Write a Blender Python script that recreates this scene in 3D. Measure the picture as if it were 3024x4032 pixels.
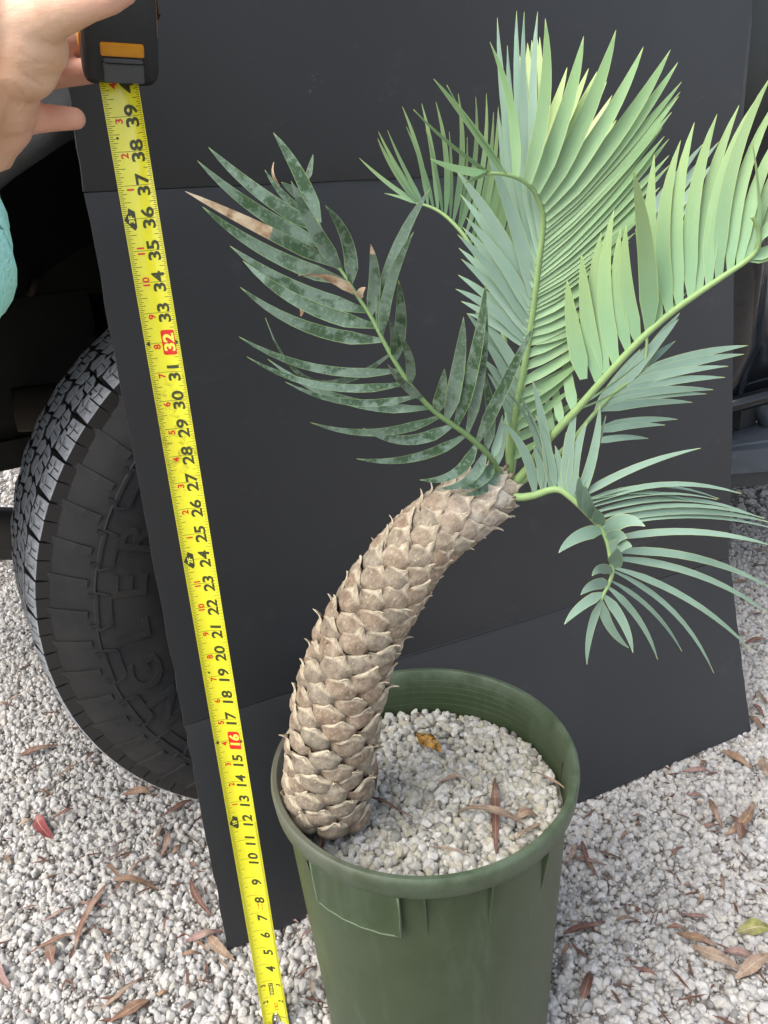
import bpy, bmesh, math, random
import numpy as np
from mathutils import Vector, Matrix
R_ = random.Random(7)
sc = bpy.context.scene
for o in list(bpy.data.objects): bpy.data.objects.remove(o)
col = sc.collection

# ------------------------------------------------------------------ camera
FPX = 3113.5                     # focal length in pixels of the 3024 x 4032 photograph
CAM = np.array([0, 0, 0.93047])
CR = np.array([0.99729, -0.02917, -0.06753])
CU = np.array([0.07356, 0.39546, 0.91553])
CF = np.array([0.0, 0.91802, -0.39654])
cam = bpy.data.cameras.new('camera'); camo = bpy.data.objects.new('camera', cam); col.objects.link(camo)
camo.matrix_world = Matrix([[CR[0], CU[0], -CF[0], CAM[0]], [CR[1], CU[1], -CF[1], CAM[1]], [CR[2], CU[2], -CF[2], CAM[2]], [0, 0, 0, 1]])
cam.sensor_fit = 'VERTICAL'; cam.sensor_height = 24.0; cam.lens = 24.0 * FPX / 4032
cam.clip_start = 0.02; cam.clip_end = 2000
sc.camera = camo
sc.render.resolution_x = 768; sc.render.resolution_y = 1024

# ------------------------------------------------------------------ sky, sun, exposure
SUN_EL, SUN_AZ = math.radians(52), math.radians(-122)     # soft light from the left, a little behind the camera
w = bpy.data.worlds.new('World'); sc.world = w; w.use_nodes = True
nt = w.node_tree; bgn = nt.nodes['Background']
sky = nt.nodes.new('ShaderNodeTexSky'); sky.sky_type = 'NISHITA'; sky.sun_disc = False
sky.sun_elevation = SUN_EL; sky.sun_rotation = SUN_AZ; sky.dust_density = 3.0; sky.air_density = 1.0
hs = nt.nodes.new('ShaderNodeHueSaturation'); hs.inputs['Saturation'].default_value = 0.55
nt.links.new(sky.outputs[0], hs.inputs['Color']); nt.links.new(hs.outputs[0], bgn.inputs['Color'])
bgn.inputs['Strength'].default_value = 0.15
sl = bpy.data.lights.new('sun', 'SUN'); sl.energy = 1.5; sl.angle = math.radians(62); sl.color = (1.0, 0.955, 0.89)
so = bpy.data.objects.new('sun', sl); col.objects.link(so)
sd = Vector((math.sin(SUN_AZ) * math.cos(SUN_EL), math.cos(SUN_AZ) * math.cos(SUN_EL), math.sin(SUN_EL)))
so.rotation_euler = sd.to_track_quat('Z', 'Y').to_euler(); so.location = sd * 5
vs = sc.view_settings; vs.view_transform = 'Standard'; vs.look = 'None'; vs.gamma = 1; vs.use_curve_mapping = False
vs.exposure = 1.16

# ------------------------------------------------------------------ helpers
def ray(u, v): return CF + CR * (u - 1512) / FPX - CU * (v - 2016) / FPX
def at(u, v, y):
    d = ray(u, v); return CAM + d * (y / d[1])
def onz(u, v, z):
    d = ray(u, v); return CAM + d * ((z - CAM[2]) / d[2])
def Z(ox, oy, s): return lambda x, y: (ox + x / s, oy + y / s)
zA = Z(700, 500, 2.07375); zB = Z(900, 1100, 1.659); zC = Z(1400, 400, 2.07375); zD = Z(1600, 0, 1.508)
zE = Z(1700, 600, 2.07375); zF = Z(1800, 1200, 2.07375); zG = Z(2200, 300, 1.8434); zH = Z(1950, 1750, 1.5447)
z6 = Z(1700, 1000, 1.2289); zL = Z(0, 2600, 1.3825); zR = Z(2100, 2800, 1.7955); zS = Z(2500, 1900, 2.011)
zP = Z(1000, 2500, 1.106); zT = Z(0, 0, 2.37)
ZS = {'A': 2.07375, 'B': 1.659, 'C': 2.07375, 'D': 1.508, 'E': 2.07375, 'F': 2.07375, 'G': 1.8434, 'H': 1.5447, '6': 1.2289, 'S': 1.0}
ZF = {'A': zA, 'B': zB, 'C': zC, 'D': zD, 'E': zE, 'F': zF, 'G': zG, 'H': zH, '6': z6, 'S': lambda x, y: (x, y)}
def nrm(v):
    v = np.asarray(v, float); return v / (np.linalg.norm(v) + 1e-12)
WL = {}
def empty(name, loc, rz=0):
    o = bpy.data.objects.new(name, None); col.objects.link(o); o.location = [float(c) for c in loc]; o.rotation_euler[2] = rz
    o.empty_display_size = .05; WL[o.name] = np.array(loc, float); return o
def tag(o, label=None, cat=None, group=None, kind=None):
    for k, v in (('label', label), ('category', cat), ('group', group), ('kind', kind)):
        if v: o[k] = v
    return o
def mesh(name, V, F, smooth=True, uv=None):
    m = bpy.data.meshes.new(name); m.from_pydata([tuple(map(float, v)) for v in V], [], F)
    if smooth: m.polygons.foreach_set('use_smooth', [True] * len(m.polygons))
    if uv is not None:
        l = m.uv_layers.new(name='UVMap'); idx = np.zeros(len(m.loops), int); m.loops.foreach_get('vertex_index', idx)
        l.data.foreach_set('uv', np.asarray(uv, float)[idx].ravel())
    m.update(); return m
def put(name, m, mat, parent=None, loc=(0, 0, 0)):
    o = bpy.data.objects.new(name, m); col.objects.link(o)
    if mat and not m.materials: m.materials.append(mat)
    if parent: o.parent = parent
    o.location = [float(c) for c in loc]; return o
def world(name, V, F, mat, parent=None, origin=None, smooth=True, uv=None):
    """mesh given in world coordinates; the object's origin is its parent's (or origin)"""
    if origin is None: origin = WL[parent.name] if parent else np.zeros(3)
    origin = np.array(origin, float)
    po = WL[parent.name] if parent else np.zeros(3)
    o = put(name, mesh(name, np.asarray(V, float) - origin, F, smooth, uv), mat, parent, origin - po)
    WL[o.name] = origin; return o
def sharp(o, ang=35):
    m = o.data if hasattr(o, 'data') else o
    bm = bmesh.new(); bm.from_mesh(m)
    for e in bm.edges:
        e.smooth = not (len(e.link_faces) == 2 and e.calc_face_angle(0) > math.radians(ang))
    bm.to_mesh(m); bm.free(); return o
class MB:
    def __init__(s): s.V = []; s.F = []
    def add(s, V, F):
        b = len(s.V); s.V += [tuple(v) for v in V]; s.F += [tuple(i + b for i in f) for f in F]; return s
    def box(s, x0, x1, y0, y1, z0, z1):
        return s.add([(x0, y0, z0), (x1, y0, z0), (x1, y1, z0), (x0, y1, z0), (x0, y0, z1), (x1, y0, z1), (x1, y1, z1), (x0, y1, z1)],
                     [(0, 3, 2, 1), (4, 5, 6, 7), (0, 1, 5, 4), (1, 2, 6, 5), (2, 3, 7, 6), (3, 0, 4, 7)])
    def tube(s, P, rad, n=8, caps=True):
        P = [np.asarray(p, float) for p in P]; rad = rad if hasattr(rad, '__len__') else [rad] * len(P)
        up = np.array([.31, .2, .93]); V = []
        for i, p in enumerate(P):
            t = nrm(P[min(i + 1, len(P) - 1)] - P[max(i - 1, 0)])
            a = nrm(np.cross(t, up)); b = np.cross(a, t)
            for k in range(n):
                an = 2 * math.pi * k / n; V.append(p + rad[i] * (math.cos(an) * a + math.sin(an) * b))
        F = [(i * n + k, i * n + (k + 1) % n, (i + 1) * n + (k + 1) % n, (i + 1) * n + k) for i in range(len(P) - 1) for k in range(n)]
        if caps: F += [tuple(range(n - 1, -1, -1)), tuple((len(P) - 1) * n + k for k in range(n))]
        return s.add(V, F)
    def lathe(s, prof, n=64, c=(0, 0, 0), closed=False):
        V = [(c[0] + r * math.cos(2 * math.pi * k / n), c[1] + r * math.sin(2 * math.pi * k / n), c[2] + z) for r, z in prof for k in range(n)]
        m = len(prof); F = []
        for i in range(m if closed else m - 1):
            j = (i + 1) % m
            F += [(i * n + k, i * n + (k + 1) % n, j * n + (k + 1) % n, j * n + k) for k in range(n)]
        return s.add(V, F)
def catmull(P, n):
    P = np.asarray(P, float); P = np.vstack([2 * P[0] - P[1], P, 2 * P[-1] - P[-2]]); out = []
    segs = len(P) - 3
    for q in np.linspace(0, segs, n):
        i = min(int(q), segs - 1); t = q - i; a, b, c, d = P[i:i + 4]
        out.append(.5 * ((2 * b) + (c - a) * t + (2 * a - 5 * b + 4 * c - d) * t * t + (3 * b - a - 3 * c + d) * t ** 3))
    return np.array(out)

# ------------------------------------------------------------------ materials
def lin(h):
    c = [int(h[i:i + 2], 16) / 255 for i in (0, 2, 4)]
    return tuple(x / 12.92 if x < .04045 else ((x + .055) / 1.055) ** 2.4 for x in c) + (1,)
class NM:
    def __init__(s, name, rough=.6, spec=.5):
        s.m = bpy.data.materials.new(name); s.m.use_nodes = True; s.t = s.m.node_tree; s.b = s.t.nodes['Principled BSDF']
        s.b.inputs['Roughness'].default_value = rough; s.b.inputs['Specular IOR Level'].default_value = spec
    def n(s, typ, **kw):
        nd = s.t.nodes.new('ShaderNode' + typ)
        for k, v in kw.items():
            if k.startswith('i_'):
                key = k[2:]; nd.inputs[int(key) if key.isdigit() else key.replace('_', ' ')].default_value = v
            else: setattr(nd, k, v)
        return nd
    def l(s, a, b): s.t.links.new(a, b)
    def co(s, kind='Object', rnd=False, scale=(1, 1, 1)):
        tc = s.n('TexCoord'); mp = s.n('Mapping'); mp.inputs['Scale'].default_value = scale; s.l(tc.outputs[kind], mp.inputs['Vector'])
        if rnd:
            oi = s.n('ObjectInfo'); mu = s.n('Math', operation='MULTIPLY', i_1=37.0); s.l(oi.outputs['Random'], mu.inputs[0])
            cb = s.n('CombineXYZ'); [s.l(mu.outputs[0], cb.inputs[i]) for i in range(3)]; s.l(cb.outputs[0], mp.inputs['Location'])
        return mp.outputs[0]
    def noise(s, co, scale, detail=4, rough=.6):
        nd = s.n('TexNoise'); nd.inputs['Scale'].default_value = scale; nd.inputs['Detail'].default_value = detail; nd.inputs['Roughness'].default_value = rough
        s.l(co, nd.inputs['Vector']); return nd.outputs['Fac']
    def ramp(s, f, stops):
        r = s.n('ValToRGB'); e = r.color_ramp.elements
        while len(e) < len(stops): e.new(.5)
        for k, (p, c) in enumerate(stops): e[k].position = p; e[k].color = c if len(c) == 4 else tuple(c) + (1,)
        s.l(f, r.inputs[0]); return r.outputs[0]
    def rng(s, f, a, b, c=0, d=1):
        r = s.n('MapRange', i_1=a, i_2=b, i_3=c, i_4=d); r.clamp = True; s.l(f, r.inputs[0]); return r.outputs[0]
    def mix(s, f, a, b, mode='MIX'):
        x = s.n('Mix', data_type='RGBA', blend_type=mode)
        for i, v in ((0, f), (6, a), (7, b)):
            if isinstance(v, (int, float, tuple)): x.inputs[i].default_value = v
            else: s.l(v, x.inputs[i])
        return x.outputs[2]
    def math(s, op, a, b=0.0):
        x = s.n('Math', operation=op)
        for i, v in ((0, a), (1, b)):
            if isinstance(v, (int, float)): x.inputs[i].default_value = v
            else: s.l(v, x.inputs[i])
        return x.outputs[0]
    def color(s, c):
        if isinstance(c, tuple): s.b.inputs['Base Color'].default_value = c
        else: s.l(c, s.b.inputs['Base Color'])
        return s
    def bump(s, h, st=.3, dist=.002):
        b = s.n('Bump', i_Strength=st, i_Distance=dist); s.l(h, b.inputs['Height']); s.l(b.outputs[0], s.b.inputs['Normal']); return s
    def rough(s, f, a, b): s.l(s.rng(f, 0, 1, a, b), s.b.inputs['Roughness']); return s
def plain(name, c, rough=.6, spec=.5, var=.15, sc_=30, bump=0, metal=0, coat=0, kind='Object'):
    m = NM(name, rough, spec); co = m.co(kind); f = m.noise(co, sc_)
    m.color(m.mix(f, tuple(x * (1 - var) for x in c[:3]) + (1,), tuple(min(1, x * (1 + var)) for x in c[:3]) + (1,)))
    if bump: m.bump(m.noise(co, sc_ * 6, 5), bump, .001)
    m.b.inputs['Metallic'].default_value = metal
    if coat: m.b.inputs['Coat Weight'].default_value = coat; m.b.inputs['Coat Roughness'].default_value = .04
    return m.m

def leaf_mat(name, c1, c2, edge, spots=None, rough=.55, transl=.25, veinamp=.12, tipc=None):
    m = NM(name, rough, .35)
    uv = m.n('UVMap'); sp = m.n('SeparateXYZ'); m.l(uv.outputs[0], sp.inputs[0]); u, v = sp.outputs[0], sp.outputs[1]
    co = m.co('Object', rnd=True)
    base = m.mix(m.rng(m.noise(co, 14, 3), .32, .68), c1, c2)
    if tipc: base = m.mix(m.rng(v, .15, .8), base, tipc)
    # fine parallel veins running along the leaflet
    cb = m.n('CombineXYZ'); m.l(m.math('MULTIPLY', u, 26.0), cb.inputs[0]); m.l(m.math('MULTIPLY', v, 3.0), cb.inputs[1])
    vein = m.noise(cb.outputs[0], 1.0, 3, .6)
    base = m.mix(m.rng(vein, .35, .65, 0, veinamp), base, tuple(x * .55 for x in c1[:3]) + (1,))
    if spots:
        s1 = m.math('MULTIPLY', m.rng(m.noise(co, 52, 4, .6), .475, .55), m.rng(m.noise(co, 15, 2), .25, .5)); base = m.mix(m.math('MULTIPLY', s1, .8), base, spots)
        s2 = m.rng(m.noise(co, 300, 2, .6), .52, .66); base = m.mix(m.math('MULTIPLY', s2, .3), base, tuple(min(1, x * 1.5) for x in c2[:3]) + (1,))
    oi = m.n('ObjectInfo'); hsv = m.n('HueSaturation'); m.l(m.rng(oi.outputs['Random'], 0, 1, .86, 1.12), hsv.inputs['Value']); m.l(base, hsv.inputs['Color']); base = hsv.outputs[0]
    ed = m.math('ABSOLUTE', m.math('SUBTRACT', u, .5))
    e1 = m.rng(ed, .43, .49, 0, .75); tip = m.rng(v, .94, .985)
    base = m.mix(m.math('MAXIMUM', e1, tip), base, edge)
    # dead, bleached end of a leaflet (per object)
    at_ = m.n('Attribute', attribute_type='OBJECT', attribute_name='dead_from')
    wob = m.math('ADD', v, m.rng(m.noise(co, 90, 3), 0, 1, -.02, .02))
    dd = m.math('MULTIPLY', m.math('GREATER_THAN', at_.outputs['Fac'], .001), m.rng(m.math('SUBTRACT', wob, at_.outputs['Fac']), 0, .004))
    dn = m.noise(co, 70, 4)
    dry = m.ramp(dn, [(.3, lin('7a5a43')), (.45, lin('b99f80')), (.62, lin('d6c5aa'))])
    base = m.mix(dd, base, dry)
    m.color(base)
    m.bump(vein, .25, .0006)
    tr = m.n('BsdfTranslucent'); m.l(m.mix(.5, base, lin('c8d870'), 'MULTIPLY'), tr.inputs['Color'])
    ms = m.n('MixShader'); ms.inputs[0].default_value = transl
    m.l(m.b.outputs[0], ms.inputs[1]); m.l(tr.outputs[0], ms.inputs[2]); m.l(ms.outputs[0], m.t.nodes['Material Output'].inputs['Surface'])
    return m.m
M = {}
M['leaf_old'] = leaf_mat('leaf_old', lin('586d5a'), lin('7d9283'), lin('93ab70'), spots=lin('2b4722'), rough=.42, transl=.06)
M['leaf_blue'] = leaf_mat('leaf_blue', lin('8fad98'), lin('a3bdaa'), lin('b2c98a'), rough=.5, transl=.14)
M['leaf_mid'] = leaf_mat('leaf_mid', lin('88ab80'), lin('9bbc8e'), lin('b2c684'), rough=.5, transl=.14, tipc=lin('8aae78'))
M['leaf_grey'] = leaf_mat('leaf_grey', lin('76917f'), lin('8fab98'), lin('b6c284'), rough=.48, transl=.10)
M['leaf_green'] = leaf_mat('leaf_green', lin('87ad85'), lin('95b88f'), lin('adc27a'), rough=.5, transl=.15, tipc=lin('93ae76'))
M['leaf_bright'] = leaf_mat('leaf_bright', lin('c0d892'), lin('d4e4ac'), lin('dce99a'), rough=.5, transl=.4)
M['rachis'] = plain('rachis', lin('8aa56c'), .5, .4, .2, 60, .2)
M['rachis_old'] = plain('rachis_old', lin('6f8a58'), .5, .4, .3, 60, .3)
M['white'] = plain('white_chip', lin('e0e0dc'))
M['black_rubber'] = plain('black_rubber', (.02, .021, .022, 1), .62, .4, .25, 40, .15)
M['black_plastic'] = plain('black_plastic', (.028, .03, .032, 1), .5, .5, .2, 60, .1)
M['chrome'] = plain('hook_steel', (.6, .6, .6, 1), .25, .5, .1, 40, 0, 1)
M['under'] = plain('under_metal', (.028, .026, .023, 1), .75, .3, .5, 12, .4)
M['under_brown'] = plain('under_rust', (.06, .045, .034, 1), .8, .3, .4, 14, .4)
M['liner'] = plain('wheel_liner', (.012, .012, .013, 1), .85, .2, .3, 10, .2)

def m_board():
    m = NM('black_foam_board', .5, .6); co = m.co()
    f = m.noise(co, 3, 3); fine = m.noise(co, 900, 2)
    base = m.mix(m.rng(f, .3, .7), (.016, .017, .0195, 1), (.022, .0235, .0265, 1))
    mp = m.co(scale=(1, 1, 3.2)); sm = m.rng(m.noise(mp, 9, 5, .7), .58, .74); sc2 = m.math('ADD', m.math('MULTIPLY', sm, m.rng(m.noise(co, 45, 3), .45, .75, 0, .10)), m.math('MULTIPLY', m.rng(m.noise(co, 26, 6, .8), .68, .74), .22))
    base = m.mix(sc2, base, (.36, .36, .36, 1)); m.color(base); m.bump(fine, .12, .0005); return m.m
M['board'] = m_board()
M['board_edge'] = plain('board_edge', (.035, .037, .042, 1), .8, .3, .5, 120, .5)
def m_pot():
    m = NM('green_pot_plastic', .42, .45); co = m.co()
    f = m.noise(co, 7, 5, .65)
    base = m.mix(m.rng(f, .35, .7), lin('303e25'), lin('404c35'))
    st = m.co(scale=(3, 3, .5)); base = m.mix(m.rng(m.noise(st, 14, 4, .7), .52, .72, 0, .4), base, lin('505e4b'))
    sp = m.n('SeparateXYZ'); tc = m.n('TexCoord'); m.l(tc.outputs['Object'], sp.inputs[0])
    scr = m.n('TexVoronoi', feature='DISTANCE_TO_EDGE'); scr.inputs['Scale'].default_value = 9
    wob = m.n('Mapping'); wob.inputs['Scale'].default_value = (1, 1, 1); nz = m.n('TexNoise'); nz.inputs['Scale'].default_value = 4; m.l(co, nz.inputs['Vector'])
    va = m.n('VectorMath', operation='ADD'); m.l(co, va.inputs[0]); m.l(nz.outputs['Color'], va.inputs[1]); m.l(va.outputs[0], scr.inputs['Vector'])
    base = m.mix(m.math('MULTIPLY', m.rng(scr.outputs['Distance'], 0, .006, 1, 0), m.rng(m.noise(co, 22, 3), .55, .68, 0, .12)), base, lin('8a9884'))
    # grey dusty bloom on the weathered rim
    rim = m.math('MULTIPLY', m.rng(sp.outputs[2], .358, .392), m.rng(m.noise(co, 30, 4, .7), .36, .62, .15, .75))
    base = m.mix(rim, base, lin('5f6c59'))
    pr = m.math('MULTIPLY', m.rng(sp.outputs[0], -.03, -.13), m.rng(sp.outputs[2], .372, .39)); base = m.mix(m.math('MULTIPLY', pr, .55), base, lin('6b625a'))
    m.color(base); m.rough(f, .32, .58); m.bump(m.noise(co, 60, 4), .12, .002); return m.m
M['pot'] = m_pot(); M['pot_worn'] = plain('pot_worn_edge', lin('5c6c55'), .65, .35, .3, 60, .3)
def m_stone(name, dark, mid, light, warm):
    m = NM(name, .9, .25); a = m.n('Attribute', attribute_type='INSTANCER', attribute_name='tint'); co = m.co('Object')
    oi = m.n('ObjectInfo'); va = m.n('VectorMath', operation='ADD'); m.l(co, va.inputs[0]); m.l(m.n('Attribute', attribute_type='INSTANCER', attribute_name='shift').outputs['Vector'], va.inputs[1])
    base = m.ramp(a.outputs['Fac'], [(0, dark), (.10, mid), (.42, light), (.85, warm), (1, mid)])
    f = m.noise(va.outputs[0], 1.6, 5, .75); base = m.mix(m.rng(f,   .46, .70, 0, .5), base, tuple(x * .6 for x in mid[:3]) + (1,))
    m.color(base); m.bump(m.noise(va.outputs[0], 7, 4, .7), .5, .12); return m.m
M['pumice'] = m_stone('pumice_pebble', lin('96938f'), lin('c4c1bd'), lin('e2dfdb'), lin('d9d3c8'))
M['pumice_pot'] = m_stone('pumice_pot_pebble', lin('88857c'), lin('bdbab0'), lin('e8e6e0'), lin('cbc4ae'))
def m_ground():
    m = NM('gravel_dust', .95, .2); co = m.co(); v = m.n('TexVoronoi'); v.inputs['Scale'].default_value = 150; m.l(co, v.inputs['Vector'])
    v2 = m.n('TexVoronoi'); v2.inputs['Scale'].default_value = 85; m.l(co, v2.inputs['Vector'])
    c = m.mix(m.rng(m.noise(co, 5, 4), .35, .7), lin('a19b95'), lin('c2bdb8')); c = m.mix(m.rng(v.outputs['Distance'], .1, .55), c, lin('857d76'))
    m.color(c); h = m.math('ADD', m.math('MULTIPLY', v.outputs['Distance'], -1.0), m.math('MULTIPLY', v2.outputs['Distance'], -.8)); m.bump(h, .9, .008); return m.m
M['ground'] = m_ground()
def m_soil():
    m = NM('pumice_fines', .95, .2); co = m.co(); m.color(m.mix(m.noise(co, 120, 3), lin('5a554c'), lin('8a867a'))); m.bump(m.noise(co, 200, 4), .6, .003); return m.m
M['soil'] = m_soil()
def m_scale():
    m = NM('leaf_base_bark', .85, .2); co = m.co('Object', rnd=True); uv = m.n('UVMap'); sp = m.n('SeparateXYZ'); m.l(uv.outputs[0], sp.inputs[0])
    oi = m.n('ObjectInfo'); nz = m.noise(co, 90, 6, .7)
    a = m.ramp(nz, [(.28, lin('655c50')), (.45, lin('847a6b')), (.58, lin('958a78')), (.74, lin('b1a795'))])
    b = m.ramp(nz, [(.28, lin('685644')), (.45, lin('8a7663')), (.58, lin('9d8a76')), (.74, lin('baae9e'))])
    base = m.mix(oi.outputs['Random'], a, b)
    base = m.mix(m.math('MULTIPLY', m.rng(m.noise(co, 320, 3), .60, .70), .55), base, lin('d2c7ae'))
    base = m.mix(m.math('MULTIPLY', m.rng(m.noise(co, 150, 3), .64, .72), .55), base, lin('4d4238'))
    st = m.n('CombineXYZ'); m.l(m.math('MULTIPLY', sp.outputs[0], 14.0), st.inputs[0]); m.l(m.math('MULTIPLY', sp.outputs[1], 3.0), st.inputs[1]); fib = m.noise(st.outputs[0], 1.0, 3)
    au = m.math('ABSOLUTE', m.math('SUBTRACT', sp.outputs[0], .5))
    lipv = m.math('ADD', sp.outputs[1], m.math('MULTIPLY', au, .22))
    tip = m.math('MULTIPLY', m.rng(lipv, .70, .80), m.rng(m.noise(co, 130, 4, .7), .34, .56, .25, 1.0))
    base = m.mix(tip, base, m.ramp(fib, [(.3, lin('9a8a72')), (.5, lin('c6b9a0')), (.7, lin('dbd0bb'))]))
    pa = m.n('Attribute', attribute_type='OBJECT', attribute_name='pale'); base = m.mix(m.math('MULTIPLY', pa.outputs['Fac'], m.rng(m.noise(co, 70, 4, .7), .4, .6, .1, .85)), base, lin('cfc7ba'))
    m.color(base); h = m.math('ADD', m.noise(co, 200, 5, .75), m.math('MULTIPLY', m.noise(co, 60, 3), 1.5)); m.bump(h, .55, .002); return m.m
M['scale'] = m_scale()
M['trunk'] = plain('trunk_core', lin('6e5b49'), .9, .2, .4, 60, .5)
M['root'] = plain('dry_fibre', lin('7d7165'), .9, .2, .3, 60)
def m_skin():
    m = NM('skin', .52, .4); co = m.co()
    base = m.mix(m.rng(m.noise(co, 22, 3), .3, .7), lin('d9a98a'), lin('e6bda2')); base = m.mix(m.rng(m.noise(co, 60, 3), .55, .75, 0, .35), base, lin('e0a083'))
    at_ = m.n('Attribute', attribute_name='pink'); base = m.mix(m.math('MULTIPLY', at_.outputs['Fac'], .55), base, lin('e0a08c'))
    ac = m.n('Attribute', attribute_name='crease'); base = m.mix(m.math('MULTIPLY', ac.outputs['Fac'], .34), base, lin('a8664f'))
    m.color(base); m.b.inputs['Subsurface Weight'].default_value = .12; m.b.inputs['Subsurface Radius'].default_value = (.01, .004, .002); m.b.inputs['Subsurface Scale'].default_value = .35
    st = m.co(scale=(1, 1, 2.2)); h = m.math('ADD', m.noise(st, 130, 4), m.math('MULTIPLY', m.noise(co, 34, 3), 1.2)); m.bump(h, .26, .0022); return m.m
M['skin'] = m_skin()
def m_sleeve():
    m = NM('mint_knit', .85, .2); co = m.co()
    m.color(m.mix(m.noise(co, 60, 3), lin('98dccb'), lin('b8eee0'))); m.bump(m.math('ADD', m.noise(co, 75, 3), m.noise(co, 260, 3)), .6, .005); return m.m
M['sleeve'] = m_sleeve()
def m_paint():
    m = NM('dark_vehicle_paint', .22, .6); co = m.co(); m.color((.007, .008, .010, 1)); m.b.inputs['Metallic'].default_value = 0
    m.b.inputs['Specular IOR Level'].default_value = .55; m.rough(m.noise(co, 9, 5), .05, .16); return m.m
M['paint'] = m_paint()
def m_fender():
    m = NM('dark_grey_fender', .5, .45); co = m.co(); f = m.noise(co, 12, 5, .7)
    m.color(m.mix(m.rng(f, .45, .75), (.045, .047, .05, 1), (.085, .085, .082, 1))); m.rough(f, .35, .65); return m.m
M['fender'] = m_fender()
def m_step():
    m = NM('running_board_plastic', .55, .4); co = m.co(); f = m.noise(co, 10, 5, .7)
    m.color(m.mix(m.rng(f, .55, .75, 0, .6), (.055, .065, .078, 1), (.16, .17, .175, 1))); m.bump(m.noise(co, 300, 2), .2, .001); return m.m
M['step'] = m_step()
def m_tyre():
    m = NM('tyre_rubber', .6, .35); co = m.co(); f = m.noise(co, 9, 5, .7); sp = m.n('SeparateXYZ'); m.l(co, sp.inputs[0])
    base = m.mix(m.rng(f, .45, .75, 0, .7), (.022, .023, .025, 1), (.05, .046, .042, 1))
    ln = m.n('VectorMath', operation='LENGTH'); cb = m.n('CombineXYZ'); m.l(sp.outputs[0], cb.inputs[0]); m.l(sp.outputs[2], cb.inputs[2]); m.l(cb.outputs[0], ln.inputs[0])
    base = m.mix(m.math('MULTIPLY', m.rng(ln.outputs['Value'], .33, .39), m.rng(m.noise(co, 26, 4), .35, .65, .2, .8)), base, (.050, .044, .038, 1))
    m.color(base); m.bump(m.noise(co, 160, 3), .15, .001); return m.m
M['tyre'] = m_tyre()
def m_lug():
    m = NM('worn_tread_rubber', .8, .3); co = m.co('Object', rnd=True); st = m.co('Object', rnd=True, scale=(1, 1, .5)); ge = m.n('NewGeometry')
    f = m.noise(st, 130, 5, .75)
    worn = m.ramp(f, [(.3, (.30, .305, .315, 1)), (.48, (.48, .49, .50, 1)), (.66, (.62, .63, .64, 1))])
    sp = m.n('SeparateXYZ'); uv = m.n('UVMap'); m.l(uv.outputs[0], sp.inputs[0])      # u = 1 on the worn running face, 0 on the flanks
    m.color(m.mix(sp.outputs[0], (.040, .036, .033, 1), worn)); m.bump(f, .3, .002); return m.m
M['lug'] = m_lug()
def m_blade():
    m = NM('yellow_tape', .32, .5); co = m.co(); f = m.noise(co, 5, 4)
    base = m.mix(m.rng(f, .3, .7), lin('e2dc1f'), lin('ece636'))
    sp = m.n('SeparateXYZ'); m.l(co, sp.inputs[0])
    band = m.math('MULTIPLY', m.rng(sp.outputs[2], .66, .70), m.rng(sp.outputs[2], .80, .76))
    dirt = m.math('MULTIPLY', m.math('ADD', m.math('MULTIPLY', band, .8), .06), m.rng(m.noise(co, 130, 5, .75), .5, .66)); base = m.mix(dirt, base, lin('a99c1c'))
    m.color(base); m.b.inputs['Coat Weight'].default_value = .6; m.b.inputs['Coat Roughness'].default_value = .12; return m.m
M['blade'] = m_blade()
M['ink'] = plain('tape_ink_black', (.045, .05, .012, 1), .45, .5, .2, 200)
M['ink_red'] = plain('tape_ink_red', lin('d8281c'), .4, .5, .1, 200)
M['ink_yellow'] = plain('tape_ink_yellow', lin('f0ec5a'), .4, .5, .05, 200)
M['amber'] = plain('amber_plastic', lin('c2820e'), .35, .5, .35, 45)
M['lock'] = plain('lock_grey', (.06, .064, .066, 1), .5, .5, .15, 60, .1)
def m_litter():
    m = NM('dry_leaf', .75, .3); uv = m.n('UVMap'); sp = m.n('SeparateXYZ'); m.l(uv.outputs[0], sp.inputs[0]); co = m.co('Object', rnd=True)
    a = m.n('Attribute', attribute_type='OBJECT', attribute_name='tone')
    base = m.ramp(a.outputs['Fac'], [(0, lin('664a3e')), (.17, lin('876257')), (.34, lin('9a7a60')), (.5, lin('ad9884')), (.62, lin('9c7b78')), (.76, lin('99454b')), (.88, lin('959858')), (1, lin('c08a10'))])
    f = m.noise(co, 75, 5, .7); base = m.mix(m.rng(f, .35, .68, .7, 0), base, lin('4a362c'))
    base = m.mix(m.math('MULTIPLY', m.rng(m.noise(co, 30, 4), .5, .7), .4), base, lin('cbb9a4'))
    ed = m.math('ABSOLUTE', m.math('SUBTRACT', sp.outputs[0], .5)); base = m.mix(m.rng(ed, .0, .045, .5, 0), base, lin('d9c3a4'))
    dk = m.math('MULTIPLY', m.math('GREATER_THAN', a.outputs['Fac'], .94), m.rng(m.noise(co, 190, 5, .8), .47, .6)); base = m.mix(dk, base, lin('2b1d08'))
    m.color(base); m.bump(f, .3, .001); return m.m
M['litter'] = m_litter(); M['crumb'] = plain('leaf_crumb', lin('6a4e42'), .85, .2, .5, 40)

# ------------------------------------------------------------------ ground
g = put('ground', mesh('ground', [(-150, -150, 0), (150, -150, 0), (150, 150, 0), (-150, 150, 0)], [(0, 1, 2, 3)], False), M['ground']); tag(g, kind='structure')

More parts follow.
